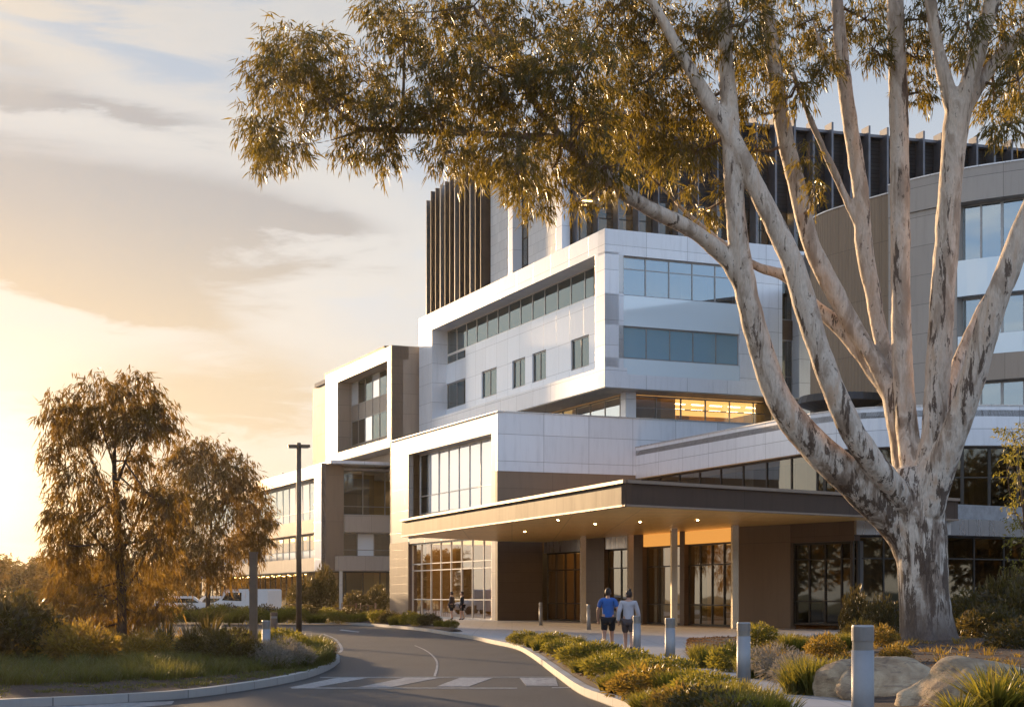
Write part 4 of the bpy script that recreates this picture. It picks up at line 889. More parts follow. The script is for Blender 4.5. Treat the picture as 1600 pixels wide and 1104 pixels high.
D = 40.0
gt_ = P(1450, 1010, D)
gum = thing('eucalyptus_tree', 'huge white barked multi-stemmed gum tree overhanging the entrance', 'tree', (gt_.x, gt_.y, 0.3))
LS = [
 [(1452, 1040, 118), (1451, 1012, 104), (1448, 980, 92), (1443, 920, 84), (1440, 860, 88), (1434, 810, 92), (1428, 770, 80), (1424, 730, 60)],
 [(1425, 870, 55), (1400, 822, 56), (1345, 762, 62, -.3), (1270, 693, 55, -.5), (1216, 620, 46, -.7), (1182, 520, 41, -.9), (1163, 440, 38, -1), (1150, 340, 34, -1.1), (1143, 240, 33, -1.1), (1138, 150, 30, -1), (1133, 70, 24, -1), (1130, -60, 18, -1)],
 [(1163, 455, 30, -1), (1138, 408, 30, -1), (1085, 362, 27, -1.3), (1035, 336, 27, -1.6), (985, 308, 25, -1.9), (930, 262, 24, -2.1), (880, 222, 19, -2.2), (810, 212, 12, -2.3), (720, 208, 11, -2.3), (640, 204, 11, -2.2), (562, 202, 10, -2.2)],
 [(566, 203, 9, -2.2), (540, 212, 6, -2.2), (505, 222, 4, -2.2), (470, 226, 3, -2.2)],
 [(566, 203, 9, -2.2), (535, 180, 8, -2.1), (505, 152, 7, -2), (480, 132, 5, -2), (460, 95, 4, -2)],
 [(885, 225, 16, -2.2), (850, 180, 13, -2), (815, 130, 10, -2), (780, 70, 8, -1.8), (740, 10, 5, -1.8)],
 [(1432, 830, 50), (1405, 775, 46, -.4), (1372, 733, 44, -.8), (1330, 670, 42, -1.1), (1292, 580, 38, -1.2), (1262, 490, 40, -1.2), (1240, 415, 38, -1.2), (1195, 320, 33, -1.2), (1148, 225, 32, -1.2), (1108, 160, 28, -1.2), (1070, 95, 22, -1.3), (1040, 40, 18, -1.3), (1000, -30, 12, -1.3)],
 [(1425, 780, 52, .3), (1416, 740, 46, .4), (1409, 690, 40, .5), (1400, 640, 40, .5), (1391, 600, 38, .5)],
 [(1391, 612, 34, .5), (1365, 560, 29, .6), (1325, 495, 31, .8), (1290, 430, 33, .9), (1265, 375, 30, 1.0), (1245, 290, 30, 1.1), (1222, 190, 28, 1.2), (1208, 90, 26, 1.2), (1198, 10, 22, 1.2), (1190, -50, 18, 1.2)],
 [(1393, 622, 30, .5), (1352, 560, 28, .9), (1310, 510, 26, 1.2), (1270, 475, 22, 1.4), (1228, 432, 20, 1.5), (1180, 415, 15, 1.6), (1120, 372, 10, 1.7), (1070, 330, 7, 1.7), (1030, 290, 5, 1.7)],
 [(1392, 602, 26, .6), (1380, 545, 26, .8), (1364, 460, 27, 1.0), (1350, 385, 30, 1.1), (1346, 310, 28, 1.2), (1333, 225, 26, 1.3), (1320, 130, 25, 1.3), (1311, 40, 22, 1.3), (1305, -50, 18, 1.3)],
 [(1352, 372, 18, 1.1), (1326, 318, 14, 1.2), (1300, 262, 13, 1.2), (1272, 200, 11, 1.2), (1248, 140, 9, 1.2), (1236, 100, 6, 1.2)],
 [(1322, 132, 14, 1.3), (1298, 100, 9, 1.4), (1282, 70, 7, 1.4), (1270, 30, 5, 1.4)],
 [(1428, 790, 46, .1), (1424, 720, 40, .1), (1416, 650, 37, .1), (1410, 560, 34, .1), (1407, 450, 33, .1), (1406, 300, 33, .1), (1404, 150, 32, .1), (1400, 50, 30, .1), (1397, -60, 28, .1)],
 [(1442, 790, 50, -.2), (1452, 720, 42, -.3), (1462, 640, 42, -.4), (1471, 500, 42, -.5), (1479, 380, 41, -.6), (1487, 260, 40, -.7), (1496, 180, 44, -.7), (1497, 160, 40, -.7)],
 [(1494, 185, 34, -.7), (1480, 135, 26, -.7), (1466, 80, 22, -.7), (1455, 10, 21, -.7), (1448, -60, 18, -.7)],
 [(1500, 185, 34, -.7), (1514, 132, 32, -.8), (1530, 70, 30, -.9), (1548, 10, 28, -1), (1565, -60, 24, -1)],
 [(1505, 170, 30, -.7), (1538, 120, 24, -.5), (1570, 80, 22, -.4), (1615, 40, 18, -.3), (1680, 0, 14, -.3)],
 [(1448, 800, 60, -.3), (1468, 735, 52, -.6), (1490, 680, 46, -.9), (1517, 600, 44, -1.2), (1546, 500, 43, -1.5), (1575, 420, 41, -1.7), (1604, 345, 38, -1.9), (1650, 240, 32, -2), (1700, 120, 26, -2)],
 [(1470, 660, 26, .3), (1492, 580, 22, .6), (1520, 515, 22, .9), (1552, 455, 20, 1.1), (1595, 395, 18, 1.3), (1650, 330, 14, 1.4)],
]
limbs = [limb_pts(s_, D) for s_ in LS]
# root flare
for a in np.linspace(0, 2 * math.pi, 7, endpoint=False):
    b0 = P(1450, 1000, D); limbs.append([(b0.x + .3 * math.cos(a), b0.y + .3 * math.sin(a), 1.0, .35), (b0.x + .55 * math.cos(a), b0.y + .55 * math.sin(a), .45, .26), (b0.x + .95 * math.cos(a), b0.y + .95 * math.sin(a), .1, .14)])
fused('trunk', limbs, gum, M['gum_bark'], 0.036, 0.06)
LP = np.array([p for L in limbs[:-7] for p in L])
BL = [(455, 75, 45, 38), (505, 92, 50, 40), (428, 125, 36, 42), (565, 128, 48, 34), (612, 165, 32, 32), (475, 140, 50, 32), (408, 200, 24, 42), (414, 240, 18, 26), (450, 220, 36, 28), (530, 165, 48, 30), (585, 190, 36, 22), (603, 238, 22, 28), (550, 232, 20, 14),
 (598, 22, 30, 36), (632, 62, 30, 30), (675, 30, 55, 45), (755, 28, 65, 48), (702, 98, 48, 40), (670, 148, 32, 34), (685, 188, 38, 26), (765, 105, 65, 45), (745, 175, 56, 36), (835, 60, 75, 55), (825, 145, 62, 48), (785, 225, 50, 36), (692, 240, 30, 20), (735, 252, 32, 24), (832, 300, 26, 36), (862, 262, 38, 42), (810, 270, 30, 35), (905, 110, 72, 52), (935, 40, 75, 50), (1012, 48, 75, 52), (905, 195, 60, 38), (972, 145, 66, 48), (985, 215, 55, 34), (1042, 225, 46, 28), (1032, 125, 62, 50), (1090, 58, 66, 50), (1092, 172, 46, 42), (950, 262, 36, 20), (1085, 240, 30, 16), (1015, 268, 36, 12),
 (1160, 38, 55, 50), (1182, 112, 38, 42), (1230, 55, 45, 50), (1245, 132, 34, 28), (1175, 165, 26, 22), (1292, 48, 36, 34), (1290, 100, 18, 18), (1352, 30, 34, 30), (1366, 78, 18, 22), (1432, 92, 24, 36), (1432, 145, 22, 20), (1440, 30, 28, 34), (1512, 40, 18, 34), (1570, 52, 44, 50), (1592, 125, 36, 42), (1552, 160, 24, 22), (1575, 196, 22, 14), (1500, 90, 14, 24), (1630, 100, 46, 90)]
BL2 = [(1182, 235, 10, 26), (1264, 245, 12, 30), (1272, 300, 6, 16), (1065, 300, 22, 10), (1100, 330, 14, 8), (1135, 300, 14, 14), (905, 315, 12, 14), (960, 300, 20, 10)]
SC = D / F
blobs = []
for (px, py, rx, ry) in BL:
    lp = LP[np.argmin((LP[:, 0] - (px - 800) * SC) ** 2 + (LP[:, 2] - (CH + (HZ - py) * SC)) ** 2)]
    off = lp[1] - D + random.uniform(-1.6, 1.6); q = P(px, py, D + off); blobs.append((q.x, q.y, q.z, rx * SC, (rx + ry) * .6 * SC, ry * SC, 1.0))
for (px, py, rx, ry) in BL2:
    q = P(px, py, D + random.uniform(-1, 1.5)); blobs.append((q.x, q.y, q.z, rx * SC, rx * SC, ry * SC, .45))
for px in range(560, 1760, 85):
    for py in (-60, -150):
        q = P(px + random.uniform(-30, 30), py + random.uniform(-20, 20), D + random.uniform(-3.5, 3)); blobs.append((q.x, q.y, q.z, 70 * SC, 1.4, 45 * SC, .5))
crown('crown', gum, M['gum_leaf'], blobs, 178, 0.21, 0.033, 0.8, 14, M['twig'], 0.016, LP, 0.38)
rooted(gum)

def px_blobs(lst, d, sp, wt=1.0):
    out = []
    for (px, py, rx, ry) in lst:
        q = P(px, py, d + random.uniform(-sp, sp)); s_ = d / F; out.append((q.x, q.y, q.z, rx * s_, (rx + ry) * .55 * s_, ry * s_, wt))
    return out
# nearer small gum on the island
DA = 38.0; ta = P(190, 1024, DA)
tA = thing('gum_tree', 'tall weeping small gum on the traffic island with a slim brown trunk', 'tree', (ta.x, ta.y, .2), 0, 'small gum trees at left')
LA = [[(191, 1030, 22), (190, 980, 18), (190, 930, 16), (186, 860, 15), (183, 800, 12), (179, 740, 9), (180, 680, 6), (188, 620, 3)],
 [(184, 820, 9), (160, 760, 7, .4), (135, 700, 5, .6), (110, 660, 3, .8)], [(181, 760, 7), (205, 700, 5, -.5), (235, 650, 3, -.8)], [(179, 730, 6), (160, 670, 4, -.3), (150, 620, 3, -.5)],
 [(187, 870, 9), (220, 800, 6, .6), (250, 740, 3, 1)], [(188, 890, 8), (150, 840, 5, -.8), (115, 800, 3, -1.2)], [(190, 930, 6), (225, 880, 4, .3), (250, 860, 2, .5)], [(180, 700, 5), (200, 650, 4, .4), (212, 600, 2, .5)]]
la = [limb_pts(s_, DA) for s_ in LA]; fused('trunk', la, tA, M['dark_bark'], 0.03)
BA = [(150, 612, 34, 26), (190, 640, 26, 20), (212, 606, 26, 22), (95, 645, 26, 28), (128, 655, 34, 28), (238, 640, 26, 22), (256, 662, 18, 24), (165, 668, 28, 22), (100, 700, 26, 32), (215, 668, 28, 20), (125, 745, 34, 34), (95, 795, 22, 18), (118, 820, 30, 26), (165, 790, 28, 30), (225, 770, 28, 30), (215, 720, 18, 16), (98, 850, 24, 28), (140, 870, 36, 32), (200, 850, 34, 34), (245, 840, 26, 32), (110, 910, 30, 26), (160, 930, 38, 28), (220, 915, 36, 30), (135, 968, 30, 18), (195, 968, 26, 20), (245, 950, 22, 26), (90, 940, 16, 18), (262, 790, 18, 26)]
crown('crown', tA, M['gum_leaf_left'], px_blobs(BA, DA, 1.3, 1.0), 225, 0.21, 0.030, 1.0, 13, M['dark_bark'], 0.009, np.array([p for L in la for p in L]), 0.4)
rooted(tA)
# farther gum beyond the driveway
DB = 96.0; tb = P(326, 965, DB)
tB_ = thing('gum_tree', 'broad drooping gum beyond the driveway in front of the low wing', 'tree', (tb.x, tb.y, .15), 0, 'small gum trees at left')
LB = [[(325, 966, 9), (325, 920, 8), (327, 870, 7), (330, 820, 5), (322, 760, 4), (310, 710, 2)], [(328, 840, 5), (355, 790, 4, 1), (375, 750, 3, 1.5)], [(327, 860, 5), (290, 810, 4, -1), (270, 760, 2, -1.5)], [(328, 830, 4), (370, 810, 3, -1), (400, 800, 2, -1)]]
lb2 = [limb_pts(s_, DB) for s_ in LB]; fused('trunk', lb2, tB_, M['dark_bark'], 0.06)
BB = [(302, 700, 26, 20), (335, 708, 28, 18), (282, 728, 28, 24), (368, 735, 26, 24), (325, 745, 34, 24), (388, 765, 20, 24), (265, 775, 30, 30), (350, 785, 34, 26), (300, 795, 30, 26), (400, 815, 20, 30), (385, 850, 22, 22), (335, 845, 34, 28), (285, 850, 32, 28), (256, 830, 22, 24), (310, 885, 30, 20), (350, 885, 24, 22), (268, 895, 26, 22), (408, 800, 14, 20), (402, 842, 16, 20)]
crown('crown', tB_, M['gum_leaf_left'], px_blobs(BB, DB, 2.5, 1.0), 95, 0.40, 0.06, 1.0, 13, M['dark_bark'], 0.02, np.array([p for L in lb2 for p in L]), 0.9)
rooted(tB_)

# round-crowned trees far off, built once and copied
def far_tree(name, label, cat, loc, s_, group):
    root = thing(name, label, cat, loc, random.uniform(0, 6), group); root.scale = (s_, s_, s_ * random.uniform(.9, 1.1)); return root
proto = []
for v in range(2):
    root = thing('broad_tree', 'proto', 'tree', (0, 0, 0)); mb = MB(); mb.tube([(0, 0, -.2), (.1, 0, 2), (0, .1, 4.2)], [.24, .18, .1], 8)
    for a in range(5): mb.tube([(0, 0, 1.6 + a * .4), (1.0 * math.cos(a * 1.3), 1.0 * math.sin(a * 1.3), 3.0 + a * .4), (1.8 * math.cos(a * 1.3), 1.8 * math.sin(a * 1.3), 3.8 + a * .5)], [.1, .07, .03], 6)
    mb.build('trunk', M['dark_bark'], root, True)
    bs = [(random.uniform(-2, 2), random.uniform(-2, 2), random.uniform(1.6, 5.6), random.uniform(.9, 1.5), random.uniform(.9, 1.5), random.uniform(.7, 1.1), 1) for _ in range(26)]
    crown('crown', root, M['gum_leaf_left'], bs, 34, 0.34, 0.13, .3, 10, None, .01, None, .5)
    proto.append(root)
spots = [(-420, 205, 1.35), (-300, 190, 1.25), (-190, 200, 1.3), (-110, 215, 1.15), (-50, 180, 1.0), (0, 210, 1.1), (35, 195, .95), (70, 205, 1.05), (105, 180, 1.0), (145, 200, 1.1), (190, 190, 1.0), (235, 210, 1.05), (285, 195, .95)]
wd = ['outermost', 'next', 'third']
for i, (px, d, s_) in enumerate(spots):
    o = proto[i] if i < 2 else copy_tree(proto[i % 2]); x, y = XD(px, d); o.location = (x, y, 0); o.rotation_euler = (0, 0, i * 1.1); o.scale = (s_ * 1.25, s_ * 1.25, s_)
    tag(o, f'hazy golden tree on the skyline at far left, {ordn[i]} from the left', 'tree', 'distant trees on the skyline')
# trees across the road, behind the camera, seen reflected in the lobby glass
rr_ = random.Random(5)
more_ = [(-58, 88), (-70, 70), (-66, 104), (-78, 50), (-84, 120), (-92, 84), (62, 50), (72, 60), (70, 74), (84, 48), (66, 38), (88, 72)]
for i in range(38):
    a = math.radians(-125 + i * 9.2); R_ = 62 + rr_.uniform(-6, 10); x, y, s_ = 10 - R_ * math.sin(a + math.pi) * 1.15, 20 + R_ * math.cos(a + math.pi), rr_.uniform(2.0, 3.0)
    if i >= 26: x, y = more_[i - 26]; s_ = rr_.uniform(1.8, 2.5)
    elif y > 42: continue
    o = copy_tree(proto[i % 2]); o.location = (x, y, -.1); o.rotation_euler = (0, 0, i * 2.2); o.scale = (s_, s_, s_)
    tag(o, f'broad tree across the road facing the hospital, number {i + 1} of the roadside row', 'tree', 'trees across the road')
# slim tree at right edge in front of the curved wing
te = P(1612, 990, 52); tE = thing('slender_tree', 'slender leafy tree at the right edge in front of the curved wing', 'tree', (te.x, te.y, .2))
le = [limb_pts(s_, 52) for s_ in ([(1608, 1000, 9), (1606, 900, 7), (1600, 800, 6), (1590, 720, 4), (1580, 665, 2)], [(1602, 830, 4), (1580, 780, 3), (1572, 720, 2)])]
fused('trunk', le, tE, M['dark_bark'], .03)
crown('crown', tE, M['shrub_green'], px_blobs([(1580, 675, 16, 16), (1600, 700, 20, 22), (1582, 730, 18, 22), (1604, 760, 20, 24), (1586, 800, 18, 26), (1604, 850, 22, 30), (1590, 900, 20, 26), (1615, 680, 24, 30)], 52, 0.8, .7), 110, .13, .045, .4, 10, M['dark_bark'], .008, np.array([p for L in le for p in L]), .4)
rooted(tE)

# ================================================================== BOULDERS
def rock_mat():
    m, t, out = material('sandstone'); tcn = t.new('ShaderNodeTexCoord'); ob = tcn.outputs['Object']
    a = t.noise(ob, 1.6, 8, .65, .8); c = t.ramp(a, [(0.3, (0.18, 0.12, 0.075)), (0.5, (0.40, 0.30, 0.19)), (0.7, (0.56, 0.45, 0.30))])
    s2 = t.noise(t.scale(ob, 1, 1, 4), 3, 6, .6, 1.0); c = t.mix(t.m('MULTIPLY', t.sstep(s2, .55, .62), .5), c, (0.14, 0.10, 0.08))
    f = t.noise(ob, 22, 6, .7); pbr(t, out, c, .85, 0, .3, bump(t, t.m('ADD', t.m('MULTIPLY', s2, 1.5), t.m('MULTIPLY', f, .6)), .8, .03)); return m
M['rock'] = rock_mat()
def boulder(px, py, z, rx, ry, rz, label, seed):
    import bmesh
    bm = bmesh.new(); bmesh.ops.create_icosphere(bm, subdivisions=5, radius=1); rs = np.random.default_rng(seed); dirs = unit(rs.normal(size=(9, 3))); cut = rs.uniform(.72, .95, 9)
    from mathutils import noise as mn
    for v in bm.verts:
        p = v.co.copy()
        for d_, c in zip(dirs, cut):
            k = p.dot(Vector(d_))
            if k > c: p -= Vector(d_) * (k - c) * .85
        p += v.co * .10 * mn.noise(v.co * 1.6 + Vector((seed, 0, 0))) + v.co * .03 * mn.noise(v.co * 6)
        v.co = Vector((p.x * rx, p.y * ry, p.z * rz))
    me_ = bpy.data.meshes.new('boulder'); bm.to_mesh(me_); bm.free(); me_.polygons.foreach_set('use_smooth', [True] * len(me_.polygons))
    o = link('boulder', me_, M['rock']); x, y = G(px, py, z); o.location = (x, y, z); tag(o, label, 'boulder', 'sandstone boulders'); return o
boulder(1316, 1076, .22, .46, .5, .46, 'small sandstone boulder left of the nearest silver bollard', 3)
boulder(1388, 1080, .22, .74, .7, .52, 'rounded sandstone boulder behind the nearest silver bollard', 5)
boulder(1545, 1096, .22, 1.15, .9, .62, 'biggest sandstone boulder with tufts at the lower right', 8)

# ================================================================== BOLLARDS
M['steel'] = plain('brushed_steel', (0.33, 0.325, 0.32), 0.55, 0.45, 0.05, 4)
M['steel_dark'] = plain('steel_collar', (0.30, 0.29, 0.28), 0.4, 0.7, 0.05)
M['lens'] = plain('bollard_lens', (0.30, 0.28, 0.25), 0.3, 0.3, 0.05)
def bollard(px, d, h, r, label, name='bollard', mat='steel', z=.12, group='bollards along the footpath'):
    x, y = XD(px, d); t = thing(name, label, 'bollard', (x, y, z), 0, group)
    mb = MB(); mb.cyl(0, 0, 0, h * .80, r, r, 28); mb.build('post', M[mat], t, True).data.polygons.foreach_set('use_smooth', [False] * 0 or [True] * 28 + [False] * 2)
    mb = MB(); mb.cyl(0, 0, h * .80, h * .875, r * .93, r * .93, 28); mb.build('lens', M['lens'], t)
    mb = MB(); mb.cyl(0, 0, h * .875, h * .985, r, r, 28); mb.cyl(0, 0, h * .985, h, r, r * .93, 28); mb.build('cap', M['steel_dark'] if mat == 'steel' else M[mat], t)
    mb = MB(); mb.cyl(0, 0, 0.0, .02, r * 1.35, r * 1.35, 24); mb.build('base_plate', M['steel_dark'], t)
    return t
bollard(1348, 15.0, 1.20, .107, 'nearest and largest silver bollard beside the path in front of boulders')
bollard(1162, 24.2, 1.07, .105, 'silver bollard in front of the garden bed with grey shrubs')
bollard(1047, 32.3, 1.02, .105, 'silver bollard at the shrubs right of the walking pair')
bollard(995, 39.3, .98, .10, 'silver bollard directly beside the walking pair')
bollard(845, 78, 1.15, .09, 'distant silver bollard by the brown entrance wall')
bollard(912 + 8, 68, 1.1, .09, 'pale bollard beside the leftmost canopy column')
bollard(416, 33.5, .92, .09, 'pale bollard on the traffic island beside the dark post', z=.15, group=None)
M['timber'] = plain('timber', (0.16, 0.10, 0.06), .8, 0, .3, 5, .4)
bollard(428, 52, 1.0, .12, 'brown timber bollard behind the island plants', 'timber_bollard', 'timber', .05, None)

# ================================================================== LAMP POST AND POST
M['post'] = plain('post_paint', (0.17, 0.115, 0.075), .5, .4, .15)
x, y = XD(467, 51); t = thing('street_lamp', 'tall dark street lamp with twin flat heads at the island tip', 'street lamp', (x, y, .12))
mb = MB(); mb.cyl(0, 0, 0, 6.35, .095, .075, 16); mb.build('pole', M['post'], t, True)
mb = MB(); mb.cyl(0, 0, 0, .25, .17, .15, 16); mb.build('base_collar', M['post'], t)
for sgn in (-1, 1):
    mb = MB(); mb.prism([(.06 * sgn, -.11), (.34 * sgn, -.10), (.37 * sgn, 0), (.34 * sgn, .10), (.06 * sgn, .11)], 6.30, 6.38); hd = mb.build('lamp_head', M['post'], t)
    mb = MB(); mb.box((.2 * sgn, 0, 6.285), (.22, .16, .025)); mb.build('lamp_lens', M['lens'], hd)
mb = MB(); mb.cyl(0, 0, 6.33, 6.45, .1, .06, 12); mb.build('cap', M['post'], t)
x, y = XD(396, 32.7); t = thing('post', 'thick dark square post standing alone on the traffic island', 'post', (x, y, .15))
mb = MB(); mb.box((0, 0, 1.16), (.15, .15, 2.32)); mb.build('shaft', M['post'], t)
mb = MB(); mb.box((0, 0, 2.34), (.17, .17, .04)); mb.build('cap', M['post'], t)

# ================================================================== CARS AND TABLES IN THE DISTANCE
M['car_white'] = plain('car_white', (0.72, 0.71, 0.68), .25, .1, .02); M['car_glass'] = glassmat('car_glass', (.02, .02, .02), (.8, .85, .9), 0, 3, .1); M['tyre'] = plain('tyre', (.02, .02, .02), .8)
def car(x, y, rz, label, van=False):
    t = thing('parked_van' if van else 'parked_car', label, 'van' if van else 'car', (x, y, .12), rz, 'vehicles parked by the low wing')
    h = 1.95 if van else 1.45
    prof = [(-2.15, .35), (-2.2, .75), (-2.05, .95), (-1.75, h - .15), (-1.5, h), (.6, h), (1.15, 1.0), (2.0, .85), (2.2, .6), (2.15, .35)] if not van else [(-2.4, .35), (-2.4, h - .1), (-2.3, h), (1.2, h), (1.75, 1.15), (2.3, .95), (2.4, .35)]
    def side(mb, pr, w_):
        n = len(pr)
        for i in range(n):
            a, b2 = pr[i], pr[(i + 1) % n]; mb.quad((a[0], -w_, a[1]), (b2[0], -w_, b2[1]), (b2[0], w_, b2[1]), (a[0], w_, a[1]))
        for sg in (-1, 1):
            i0 = len(mb.v); mb.v += [(p[0], sg * w_, p[1]) for p in pr]; mb.f.append(tuple(range(i0, i0 + n)) if sg < 0 else tuple(range(i0 + n - 1, i0 - 1, -1))); mb.uv.append([(0, 0)] * n)
    mb = MB(); side(mb, prof, .88); body = mb.build('body', M['car_white'], t); bv = body.modifiers.new('b', 'BEVEL'); bv.width = .06; bv.segments = 3
    mb = MB(); side(mb, [(-1.7, .98), (-1.45, h - .16), (.5, h - .16), (.98, .98)] if not van else [(-.2, 1.1), (-.2, h - .25), (1.05, h - .25), (1.5, 1.15)], .893); mb.build('side_window', M['car_glass'], t)
    for wx in (-1.35, 1.35):
        for sg in (-1, 1):
            mb = MB(); n = 18; i0 = 0
            for yy in (sg * .70, sg * .90):
                mb.v += [(wx + .33 * math.cos(2 * math.pi * k / n), yy, .33 + .33 * math.sin(2 * math.pi * k / n)) for k in range(n)]
            for k in range(n): mb.f.append((k, (k + 1) % n, n + (k + 1) % n, n + k)); mb.uv.append([(0, 0)] * 4)
            mb.f.append(tuple(range(n))); mb.uv.append([(0, 0)] * n); mb.f.append(tuple(range(n, 2 * n))); mb.uv.append([(0, 0)] * n)
            mb.build('wheel', M['tyre'], t)
    return t
for px, d, lb, van in ((290, 112, 'white car parked left of the far gum trunk', False), (352, 116, 'white car parked right of the far gum trunk', False), (385, 112, 'white van parked in front of the low wing', True)):
    x, y = XD(px, d); car(x, y, 0.15 if not van else 2.7, lb, van)
M['wood'] = plain('cafe_wood', (.30, .16, .08), .6)
def cafe_set(x, y, label):
    t = thing('cafe_table', label, 'table', (x, y, .12), 0, 'cafe tables outside the low wing')
    MB().cyl(0, 0, .72, .75, .42, .42, 20).build('table_top', M['wood'], t); MB().cyl(0, 0, 0, .72, .04, .04, 8).build('leg', M['frame_dark'], t)
def cafe_chair(x, y, rz, label):
    t = thing('cafe_chair', label, 'chair', (x, y, .12), rz, 'cafe chairs outside the low wing')
    MB().box((0, 0, .45), (.44, .44, .04)).build('seat', M['wood'], t); MB().box((0, .2, .72), (.44, .03, .42)).build('backrest', M['wood'], t)
    for a in (-.19, .19):
        for b2 in (-.19, .19): MB().cyl(a, b2, 0, .44, .02, .02, 6).build('leg', M['frame_dark'], t)
for i, px in enumerate((424, 452, 545, 575)):
    x, y = XD(px, 118); cafe_set(x, y, f'small round wooden cafe table outside the low wing, {ordn[i]} from the left')
    for sgn in (-1, 1): cafe_chair(x + sgn * .75, y, sgn * 1.4, f'wooden cafe chair on the {"left" if sgn < 0 else "right"} of the {ordn[i]} cafe table')
for i, (px, s_, sz) in enumerate(((482, 3.0, 4.6), (508, 2.2, 6.2), (556, 1.9, 3.0), (590, 2.0, 3.8))):
    x, y = XD(px, 121); plant('dark', 'topiary_shrub', x, y, .12, s_, sz, f'dark clipped shrub standing against the lit ground floor glass, {ordn[i]} from the left', 'clipped shrubs by the ground floor glass')

# ================================================================== PEOPLE
M['skin'] = plain('skin', (.50, .28, .19), .55, 0, .06); M['hair'] = plain('hair', (.030, .018, .012), .6, 0, .3, 20); M['blue'] = plain('blue_cloth', (.035, .13, .42), .85, 0, .12, 6)
M['black'] = plain('black_cloth', (.012, .012, .015), .85, 0, .2); M['grey_top'] = plain('grey_cloth', (.46, .46, .50), .85, 0, .08, 5); M['charcoal'] = plain('charcoal_cloth', (.075, .06, .06), .85, 0, .15)
M['shoe'] = plain('shoe', (.05, .035, .03), .6)
def skin_mesh(name, verts, edges, root=0, sub=2):
    me_ = bpy.data.meshes.new(name); me_.from_pydata([v[:3] for v in verts], edges, []); o = bpy.data.objects.new(name, me_); COL.objects.link(o)
    sk = o.modifiers.new('s', 'SKIN'); sk.use_smooth_shade = True; sd2 = o.modifiers.new('u', 'SUBSURF'); sd2.levels = sub; sd2.render_levels = sub
    for i, v in enumerate(verts):
        r = v[3]; me_.skin_vertices[0].data[i].radius = (r, r) if not hasattr(r, '__len__') else r
        me_.skin_vertices[0].data[i].use_root = (i == root)
    dg = bpy.context.evaluated_depsgraph_get(); m2 = bpy.data.meshes.new_from_object(o.evaluated_get(dg)); m2.name = name; bpy.data.objects.remove(o); return m2
def merge(me_list, name):
    mb = MB()
    for me_ in me_list:
        i0 = len(mb.v); mb.v += [tuple(v.co) for v in me_.vertices]
        for p in me_.polygons: mb.f.append(tuple(i0 + i for i in p.vertices)); mb.uv.append([(0, 0)] * len(p.vertices))
    return mb.mesh(name, True)
